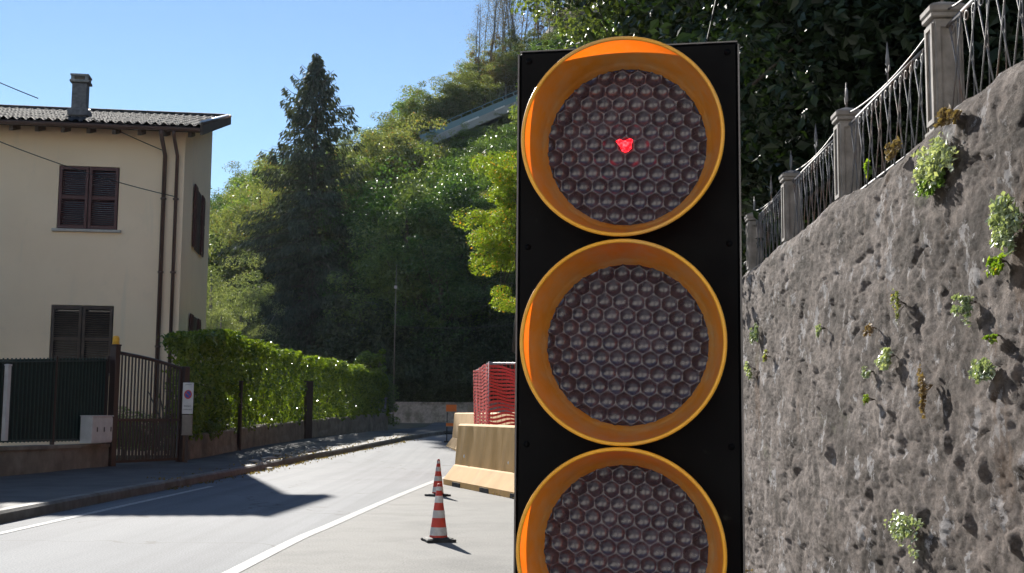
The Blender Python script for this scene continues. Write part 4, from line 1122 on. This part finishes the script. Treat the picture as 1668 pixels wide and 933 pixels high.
# pillars and ironwork on the wall
def wallpt(px, py):
    d = ray(px, py); t = 1.334/(d.x-.04*d.y); return EYE+d*t
pil_y = [2.95, 4.47, 6.02, 7.50, 8.95, 10.4]
pil_h = [.50, .50, .49, .47, .45, .45]
SB = .11        # set back from the face
def pillar_proto():
    root = thing('fence_pillar', '', 'pillar'); H = .5; w2 = .047
    mb = MB(); mb.box(-w2-.012, w2+.012, -w2-.012, w2+.012, -.05, .03, None, .005); mb.box(-w2, w2, -w2, w2, .03, H-.05, None, .006)
    mb.build('shaft', M['pillar'], root)
    mb = MB()
    # raised frame around a sunk panel on the street and the near face
    for (ax) in (0, 1, 2):
        Mx = Matrix.Rotation([0, R(90), R(-90)][ax], 4, 'Z')
        for (a_, b_, c_, d_) in ((-w2+.004, -w2+.02, .05, H-.07), (w2-.02, w2-.004, .05, H-.07), (-w2+.02, w2-.02, .05, .068), (-w2+.02, w2-.02, H-.088, H-.07)):
            mb.box(a_, b_, -w2-.008, -w2-.001, c_, d_, Mx)
    mb.build('panel_moulding', M['pillar'], root)
    mb = MB(); mb.box(-w2-.012, w2+.012, -w2-.012, w2+.012, H-.05, H-.03, None, .004); mb.box(-w2-.017, w2+.017, -w2-.017, w2+.017, H-.03, H, None, .006)
    b = w2+.012; mb.add([(-b, -b, H), (b, -b, H), (b, b, H), (-b, b, H), (0, 0, H+.03)], [(0, 1, 4), (1, 2, 4), (2, 3, 4), (3, 0, 4)])
    mb.build('cap', M['pillar'], root)
    mb = MB(); pts = [(.0, .02*math.cos(a), H+.085+.042*math.sin(a)) for a in np.linspace(0, 2*math.pi, 15)]; mb.tube(pts, .005, 5, False)
    mb.tube([(0, 0, H+.02), (0, 0, H+.16)], [.006, .002], 6); mb.build('iron_hoop', M['iron'], root)
    remember(root); return root
pp = pillar_proto()
labs = ['stone fence pillar nearest the camera, beyond the right edge of the photo', 'largest visible stone fence pillar, top right above the wall', 'second visible stone fence pillar down the wall', 'third visible stone fence pillar down the wall', 'small stone fence pillar just right of the signal', 'smallest stone fence pillar, hidden behind the signal']
for i, y in enumerate(pil_y):
    if i in (0, 5): continue
    o = pp if i == 1 else copy_tree(pp)
    o.location = (wall_x(y)+SB, y, WT-.015); s = pil_h[i]/.5; o.scale = (1.05, 1.05, s); o.rotation_euler = (0, 0, -slot); tag(o, labs[i], 'pillar', 'stone pillars of the wall fence')
def iron_panel(y0, y1, label, seed):
    rr = random.Random(seed)
    L_ = y1-y0; H = .40
    root = thing('iron_fence_panel', label, 'fence', (wall_x(y0)+SB, y0, WT), R(90)-slot, 'iron fence panels between the pillars')
    mb = MB(); a = .07; b = L_-.07
    def topz(x): return H+.0*x
    n = 9
    st = (b-a)/n
    for k in range(n):          # tall crossing V rods
        x0 = a+k*st; j = rr.uniform(-.008, .008)
        mb.tube([(x0, 0, .0), (x0+st*1.0+j, 0, H)], .003, 5); mb.tube([(x0+st, .006, .0), (x0+j, .006, H)], .003, 5)
        mb.tube([(x0+st*.5, -.006, .0), (x0+st*.5+j, -.006, H)], .0025, 5)
    mb.build('rods', M['iron'], root)
    mb = MB(); mb.tube([(a-.02, 0, H), (b+.02, 0, H)], .0075, 6); mb.tube([(a-.02, 0, .03), (b+.02, 0, .03)], .006, 6)
    mb.build('rails', M['iron'], root)
    mb = MB()
    for k in range(2*n):
        x_ = a+(k+.5)*st/2; pts = [(x_+.017*math.cos(q), 0, H-.028+.017*math.sin(q)) for q in np.linspace(0, 2*math.pi, 11)]; mb.tube(pts, .0035, 4, False)
    mb.build('scrolls', M['iron'], root)
    mb = MB(); pts = []
    for t in np.linspace(0, 1, 17): pts.append((a+(b-a)*t, 0, H+.06-.045*math.sin(math.pi*t)**.8 if t < .999 and t > .001 else H+.06))
    mb.tube(pts, .0045, 5)
    xm = (a+b)/2; mb.tube([(xm, 0, H), (xm, 0, H+.09), (xm, 0, H+.10), (xm, 0, H+.125), (xm, 0, H+.20)], [.005, .005, .012, .009, .001], 6)
    for s in (-1, 1): mb.tube([(xm, 0, H+.05), (xm+s*.03, 0, H+.085), (xm+s*.035, 0, H+.06)], .0035, 4)
    mb.build('crest_with_spear', M['iron'], root)
il = ['iron fence panel nearest the camera, right of the largest pillar', 'iron lattice panel between the largest and second pillars', 'iron lattice panel between the second and third pillars', 'smallest iron fence panel next to the signal']
for i in range(4): iron_panel(pil_y[i], pil_y[i+1], il[i], i)

# wood on the bank (dark)
rb = random.Random(21); cnt = 0
for i in range(74):
    px = 1000+ (1760-1000)*rb.random() if i > 30 else 1180+(1720-1180)*i/30
    y = rb.uniform(9.5, 15) if i <= 30 else rb.uniform(15, 36)
    x = (px-834)/F*y
    if x < wall_x(y)+1.1: continue
    zb = bankz(x, y)
    s = rb.uniform(.8, 1.25) if y < 15 else rb.uniform(1.1, 1.7)
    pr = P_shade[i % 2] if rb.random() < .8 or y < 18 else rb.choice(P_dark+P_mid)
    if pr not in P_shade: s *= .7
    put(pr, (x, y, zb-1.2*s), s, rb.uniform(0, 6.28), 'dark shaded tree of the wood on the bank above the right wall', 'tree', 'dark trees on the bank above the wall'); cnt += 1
for i in range(26):
    y = rb.uniform(4.8, 16); u = rb.uniform(1.6, 3.2); x = wall_x(y)+u; s = rb.uniform(.3, .55)
    put(P_bush[0], (x, y, bankz(x, y)-.5*s), s, rb.uniform(0, 6), 'low dark bush behind the iron fence on the wall', 'bush', 'bushes behind the iron fence')
# glossy sunlit shrub just above the signal head
t_gl = tree_proto('laurel_tree', M['leaf_gloss'], M['bark'], 130, h=5.5, rx=1.7, rz=1.9, nclump=60, nleaf=15000, size=.085, clump_r=.4, trunk=.09)
pgl = at(1055, 25, 17); put(t_gl, (pgl.x, 17, pgl.z-3.7), 1, 0, 'glossy-leaved tree glinting directly above the red lamp', 'tree')
mb = MB(); zt_ = pgl.z-3.7; mb.tube([(0, 0, -zt_+g(17)), (0, 0, .2)], .1, 8); mb.build('lower_stem', M['bark'], t_gl)

# plants on the wall face
def wall_plant(px, py, wpx, hpx, leafm, label, nl=220, size=.02, cat='plant', name='wall_plant', stems=6, hang=False):
    p = wallpt(px, py); rr = random.Random(int(px*7+py)); rng = np.random.default_rng(int(px*7+py))
    w2 = wpx/F*p.y/2/ .28*.6; h2 = hpx/F*p.y/2*.8; nl = int(nl*1.3)
    root = thing(name, label, cat, (wall_x(p.y)-.02, p.y, p.z), 0, 'plants rooted in the wall face')
    c0 = rng.normal(0, .42, (max(4, nl//26), 3)); k = rng.integers(0, len(c0), nl)
    Q = c0[k]+rng.normal(0, .2, (nl, 3)); Q = Q*np.array([.16*min(w2, h2)+.012, w2, h2]); Q[:, 0] = -np.abs(Q[:, 0])-.012
    nd = np.tile([-.7, .3, .6], (nl, 1))
    V, Fc = leaves(Q, nd, size, rng, .6, .75); np_mesh('leaves', V, Fc, leafm, root)
    mb = MB()
    for s in range(stems):
        e = Q[rr.randrange(nl)]; mb.tube([(.02, 0, h2*.3), (e[0]*.5, e[1]*.5, e[2]*.5+.01), tuple(e)], [.002, .0016, .0008], 4)
    mb.build('stems', M['leaf_dry'] if hang else M['bark'], root)
wp = [
 (1540, 262, 75, 85, 'leaf_wall', 'large pale-leaved bush hanging from the upper wall below the largest pillar', 900, .022),
 (1530, 300, 60, 50, 'leaf_mid', 'dark green tuft under the large pale bush on the upper wall', 420, .02),
 (1658, 365, 50, 95, 'leaf_wall', 'large pale-leaved bush on the wall at the right edge of the photo', 900, .024),
 (1640, 430, 50, 40, 'leaf_yellow', 'yellow-green tuft below the bush at the right edge', 160, .02),
 (1238, 548, 26, 42, 'leaf_wall', 'upper pale tuft of the pair beside the signal edge', 150, .026),
 (1231, 605, 22, 34, 'leaf_wall', 'lower pale tuft of the pair beside the signal edge', 110, .026),
 (1256, 585, 16, 30, 'leaf_olive', 'thin olive tuft right of the pair beside the signal', 80, .022),
 (1216, 830, 16, 36, 'leaf_wall', 'pale tuft low on the wall touching the signal edge', 100, .026),
 (1345, 538, 14, 28, 'leaf_wall', 'small pale sprig alone on the middle of the wall', 60, .02),
 (1458, 585, 34, 54, 'leaf_wall', 'pale leafy tuft in the middle of the wall', 230, .02),
 (1424, 608, 22, 26, 'leaf_wall', 'tiny pale tuft just left of the middle leafy one', 80, .018),
 (1425, 655, 14, 34, 'leaf_yellow', 'yellowish sprig below the middle leafy tuft', 60, .016),
 (1591, 497, 34, 44, 'leaf_wall', 'pale tuft left of the right edge bush, below it', 200, .018),
 (1622, 607, 44, 48, 'leaf_wall', 'pale trailing tuft with a dark hollow below it, right part of wall', 300, .018),
 (1487, 858, 60, 60, 'leaf_wall', 'broad pale rosette plant low on the wall above the frame bottom', 420, .019),
 (1476, 505, 12, 90, 'leaf_olive', 'thin green streak of moss leaves running down the wall', 110, .014),
 (1635, 550, 24, 16, 'leaf_yellow', 'tiny yellow-green sprig above the trailing tuft', 60, .016)]
for q in wp: wall_plant(*q[:4], M[q[4]], q[5], q[6], q[7])
wall_plant(1520, 640, 14, 110, M['leaf_dry'], 'hanging dry brown plant stalk right of the middle of the wall', 180, .018, hang=True)
wall_plant(1428, 538, 22, 30, M['leaf_dry'], 'rust-brown dead tuft near the middle of the wall', 110, .016, hang=True)
wall_plant(1560, 190, 40, 34, M['leaf_dry'], 'straw-coloured grass tuft at the wall top right of the largest pillar', 260, .03, hang=True)
wall_plant(1470, 245, 40, 40, M['leaf_dry'], 'brown grass tuft at the wall top left of the largest pillar', 160, .02, hang=True)
wall_plant(1382, 262, 16, 46, M['leaf_yellow'], 'bright green sprig growing by the second pillar', 60, .03)
wsp = [o for o in C.objects if o.get('label') == 'bright green sprig growing by the second pillar'][0]; wsp.location = wsp.location+Vector((.16, .12, -.02))

# small weeds at foot of right wall, litter along kerb
def litter(name, pts, label, mt, size, seed, cat=None):
    rng = np.random.default_rng(seed); V, Fc = leaves(pts, np.tile([0, 0, 1.], (len(pts), 1)), size, rng, .7, .7)
    o = np_mesh(name, V, Fc, mt); tag(o, label, cat, kind='stuff'); return o
rng = np.random.default_rng(8); P_ = []
for p in LE:
    if 18 < p.y < 40:
        for _ in range(50):
            P_.append((p.x+abs(rng.normal(0, .16))*(1 if rng.random() < .7 else -2), p.y+rng.uniform(-.5, .5), g(p.y)+.012+(.0)))
P_ = np.array(P_); P_[:, 2] = [g(b)+(.015 if a > np.interp(b, LE_y, LE_x) else .145) for a, b, c_ in P_]
litter('leaf_litter', P_, 'brown leaf litter gathered along the left kerb', M['leaf_brown'], .045, 8, 'leaf litter')
P_ = []
for _ in range(500):
    y = rng.uniform(15.8, 18.5); q = s0+dd*rng.uniform(2.0, 4); P_.append((q.x+rng.normal(0, .1), q.y-.45+rng.normal(0, .06), .02))
litter('dry_weeds', np.array(P_), 'dry weeds along the foot of the concrete barrier', M['leaf_dry'], .045, 9, 'weeds')
P_ = []
for _ in range(2600):
    y = rng.uniform(4, 14); P_.append((wall_x(y)-abs(rng.normal(0, .10)), y, .02+abs(rng.normal(0, .04))))
litter('weeds', np.array(P_), 'straw-coloured weeds along the foot of the right wall', M['leaf_dry'], .03, 10, 'weeds')
# stones along the kerb
rk = random.Random(4)
for i in range(16):
    px = 405+rk.random()*110; py = 772-(px-405)*.25+rk.uniform(-10, 2); q = G(px, py)
    mb = MB(); s = rk.uniform(.03, .09); n = 8; vs = []; 
    for (rz_, zz_) in ((.7, 0), (1, .35), (.75, .75), (.2, .95)):
        for k in range(n):
            a = 2*math.pi*k/n; f_ = rk.uniform(.8, 1.15); vs.append((s*rz_*f_*math.cos(a)*1.4, s*rz_*f_*math.sin(a), s*zz_*.7))
    mb.add(vs, [(j*n+k, j*n+(k+1) % n, (j+1)*n+(k+1) % n, (j+1)*n+k) for j in range(3) for k in range(n)]+[tuple(range(3*n, 4*n))])
    o = mb.build('stone', M['sill']); o.location = (q.x, q.y, g(q.y)+(.13 if q.x < lerpf(q.y, LE_y, LE_x) else .0)); tag(o, 'small pale stone lying by the left kerb', 'stone', 'loose stones by the kerb')

# ------------------------------------------------------------------ the signal
YAW = R(-11); bn = Vector((math.sin(YAW), -math.cos(YAW), 0)); bx = Vector((math.cos(YAW), math.sin(YAW), 0))
BP = at(1024, 466, 2.2)
def loc2(px, py, p=0.0):
    q = on_plane(px, py, BP+bn*p, bn)-BP; return q.dot(bx), q.z
root = thing('portable_traffic_light', 'black three-lamp portable traffic signal with orange ringed visors', 'traffic light', (BP.x, BP.y, 0), YAW)
Z0 = BP.z
lens_c = [loc2(1020, 238, .01), loc2(1021, 561, .01), loc2(1018, 893, .01)]
xl, zt = loc2(846, 86); xr, zt2 = loc2(1202, 68); xlb, _ = loc2(841, 900); xrb, _ = loc2(1209, 900)
print('box', xl, xr, xlb, xrb, zt, zt2, lens_c)
X0 = (xl+xlb)/2; X1 = (xr+xrb)/2; ZT = (zt+zt2)/2; ZB = lens_c[2][1]-.215
m = mat('black_casing', (.006, .007, .009), .6, Specular_IOR_Level=.06); v = coords(m, obj=True)
sp_ = ramp(m, noise_n(m, v, 26, 2, .5), [(.71, (0, 0, 0)), (.78, (.5, .5, .5))])
c = mix(m, (.0025, .003, .0045), (.04, .045, .04), sp_); c = mix(m, c, (.006, .0065, .008), ramp(m, noise_n(m, v, 4, 6, .7), [(.45, (0, 0, 0)), (.7, (.7, .7, .7))]))
setc(m, c); setr(m, ramp(m, noise_n(m, v, 9, 5), [(.3, (.35, .35, .35)), (.7, (.6, .6, .6))])); M['casing'] = m
mb = MB(); mb.box(X0, X1, 0, .11, Z0+ZB, Z0+ZT, None, .004)
body = mb.build('casing', M['casing'], root)
mb = MB()
for x_ in (X0-.0035, X1+.0005): mb.box(x_, x_+.003, -.002, .1, Z0+ZB+.004, Z0+ZT-.004)
mb.box(X0, X1, -.0, .1, Z0+ZT+.0005, Z0+ZT+.003); mb.build('edge_trim', mat('trim_alloy', (.12, .12, .13), .4, Metallic=.8), body)
# screws
for (x_, z_) in ((X0+.018, ZT-.018), (X1-.018, ZT-.018), (X1-.018, (lens_c[0][1]+lens_c[1][1])/2), (X0+.018, (lens_c[0][1]+lens_c[1][1])/2), (X1-.018, (lens_c[1][1]+lens_c[2][1])/2), (X0+.018, (lens_c[1][1]+lens_c[2][1])/2)):
    mb = MB(); mb.lathe([(.006, 0), (.0055, .002), (0, .003)], 12, Matrix.Translation((x_, -.0005, Z0+z_)) @ Matrix.Rotation(R(90), 4, 'X')); mb.build('screw', M['casing'], body)

# orange visor material: dusty translucent plastic
m = mat('orange_visor', (.72, .3, .03), .38); nt2 = m.node_tree; b = nt2.nodes['Principled BSDF']; v = coords(m, obj=True)
c = ramp(m, noise_n(m, v, 14, 6, .65), [(.3, (.60, .25, .03)), (.7, (.72, .33, .05))])
geo_ = coords(m, obj=True)
c = mix(m, c, (.55, .42, .22), ramp(m, noise_n(m, coords(m, (1, 1, 1), True), 22, 7, .75), [(.42, (0, 0, 0)), (.66, (.75, .75, .75))]))
setc(m, c); t = N(m, 'ShaderNodeBsdfTranslucent'); t.inputs[0].default_value = (1.0, .17, .006, 1)
ms = N(m, 'ShaderNodeMixShader'); ms.inputs[0].default_value = .5
nt2.links.new(b.outputs[0], ms.inputs[1]); nt2.links.new(t.outputs[0], ms.inputs[2]); nt2.links.new(ms.outputs[0], nt2.nodes['Material Output'].inputs['Surface'])
M['visor'] = m
m = noisy('orange_rim', (.8, .36, .02), (.85, .42, .035), 20, .35, c3=(.6, .35, .1)); M['rim'] = m
m = mat('smoked_lens', (.02, .02, .026), .12); b = m.node_tree.nodes['Principled BSDF']; v = coords(m, obj=True)
b.inputs['Specular IOR Level'].default_value = .75
setc(m, ramp(m, noise_n(m, v, 30, 5, .7), [(.35, (.022, .02, .038)), (.7, (.062, .052, .078))]))
setr(m, ramp(m, noise_n(m, v, 50, 5, .7), [(.3, (.12, .12, .12)), (.7, (.34, .34, .34))])); M['lens'] = m
m = bpy.data.materials.new('red_led'); m.use_nodes = True; b = m.node_tree.nodes['Principled BSDF']
b.inputs['Base Color'].default_value = (.5, .01, .01, 1); b.inputs['Emission Color'].default_value = (1, .012, .025, 1); b.inputs['Emission Strength'].default_value = 1.0; b.inputs['Roughness'].default_value = .2
e2 = ramp(m, noise_n(m, coords(m, obj=True), 190, 3), [(.45, (.9, .004, .012)), (.68, (1, .12, .16))]); m.node_tree.links.new(e2, b.inputs['Emission Color']); M['led'] = m

def lens_mesh(r, pitch, k, rot, parent, c, sgn):
    st = .0014; n = int(2*r/st)+1; gx = np.linspace(-r, r, n)
    a1 = np.array([pitch, 0]); a2 = np.array([pitch/2, pitch*.866])
    X, Z = np.meshgrid(gx, gx, indexing='ij'); P = np.stack([X.ravel(), Z.ravel()], 1)
    ca, sa = math.cos(rot), math.sin(rot); Q = P @ np.array([[ca, -sa], [sa, ca]])
    B_ = np.stack([a1, a2], 1); uv = np.floor(np.linalg.solve(B_, Q.T).T)
    best = np.full(len(Q), 9.)
    for i in (0, 1):
        for j in (0, 1):
            cc = (uv+np.array([i, j])) @ np.stack([a1, a2], 0); dd = np.sum((Q-cc)**2, 1); best = np.minimum(best, dd)
    rad = np.sqrt(best); rc = pitch*.5; Rc = rc*1.3; hgt = (np.sqrt(Rc*Rc-np.minimum(best, rc*rc))-math.sqrt(Rc*Rc-rc*rc))*-1      # round blister per cell
    R2 = np.sum(P**2, 1); dome = .012*(1-R2/r**2)
    y = -(dome+hgt*sgn)
    V = np.stack([P[:, 0], y, P[:, 1]], 1)
    Fc = grid_faces(n, n); ok = (R2 < (r*1.0)**2); keep = ok[Fc].all(1); Fc = Fc[keep]
    used = np.unique(Fc); mp_ = -np.ones(len(V), int); mp_[used] = np.arange(len(used))
    o = np_mesh('lens', V[used], mp_[Fc], M['lens'], parent, True); o.location = c; return o
rowrot = R(-3)
for i, (cx_, cz_) in enumerate(lens_c):
    nm = ['red', 'amber', 'green'][i]
    Mx = Matrix.Translation((cx_, 0, Z0+cz_)) @ Matrix.Rotation(R(90), 4, 'X')
    PD = .1; ri = .1495
    prof = [(ri-.004, .004), (ri, .013), (ri+.003, .0155), (ri+.007, .019), (ri+.0262, PD-.003)]
    mb = MB(); mb.lathe(prof, 96, Mx, closed=False)
    vis = mb.build('visor', M['visor'], root)
    mb = MB(); n = 96; bead = [(ri+.027+.0036*math.cos(a), PD-.003+.0036*math.sin(a)) for a in np.linspace(0, 2*math.pi, 9)[:-1]]
    mb.lathe(bead, 96, Mx, closed=True); mb.build('rim', M['rim'], vis)
    ln = lens_mesh(ri+.001, .0292, 26 if i < 2 else 26, rowrot+[0, R(30), R(0)][i]*0, root, (cx_, -.006, Z0+cz_), 1)
    if i == 0:
        # lit lamp seen through one cell: small irregular patch
        rr = random.Random(2); px_ = [(-.016, .006), (-.009, .010), (-.002, .006), (.004, .0075), (.010, .0105), (.0145, .008), (.012, .0005), (.0125, -.006), (.006, -.0125), (.0, -.014), (-.006, -.011), (-.009, -.003)]
        mb = MB(); q = [(x_*1.0, -.0235, z_) for x_, z_ in px_]; n = len(q)
        mb.add(q+[(x_, -.014, z_) for x_, _, z_ in q]+[(0, -.027, 0)], [(k, (k+1) % n, 2*n) for k in range(n)]+[(k, k+n, (k+1) % n+n, (k+1) % n) for k in range(n)], True)
        lx, lz = loc2(1018, 236, .025)
        o = mb.build('lit_lamp', M['led'], ln); o.location = (lx-cx_, -.004, lz-cz_)
# mast and stand below
mb = MB(); mb.box(-.03, .03, .03, .08, .12, Z0+ZB-.002, None, .004); mb.build('mast', M['gmetal'], root)
mb = MB(); mb.box(-.3, .3, -.16, .26, .08, .40, None, .02); mb.build('battery_box', M['yellow'], root)
for sx in (-1, 1):
    for sy in (-1, 1):
        mb = MB(); mb.lathe([(.03, -.016), (.08, -.016), (.08, .016), (.03, .016)], 20, Matrix.Translation((sx*.32, .05+sy*.16, .08)) @ Matrix.Rotation(R(90), 4, 'Y'), True); mb.build('wheel', M['rubber'], root)

# thin valley haze
mb = MB(); mb.box(-310, 310, -90, 330, -1.2, 90); hz = mb.build('haze'); tag(hz, kind='stuff')
m = bpy.data.materials.new('haze_air'); m.use_nodes = True; nt3 = m.node_tree; nt3.nodes.remove(nt3.nodes['Principled BSDF'])
pv = nt3.nodes.new('ShaderNodeVolumePrincipled'); pv.inputs['Color'].default_value = (.75, .85, 1, 1); pv.inputs['Density'].default_value = .00009; pv.inputs['Anisotropy'].default_value = .3
nt3.links.new(pv.outputs[0], nt3.nodes['Material Output'].inputs['Volume']); hz.data.materials.append(m)
# drop unused prototypes
for o in list(C.objects):
    if 'used' in o.keys():
        if not o['used']:
            for c_ in [q for q in C.objects if q.parent == o]: bpy.data.objects.remove(c_)
            bpy.data.objects.remove(o)
        else:
            del o['used']
            if 'h' in o.keys(): del o['h']
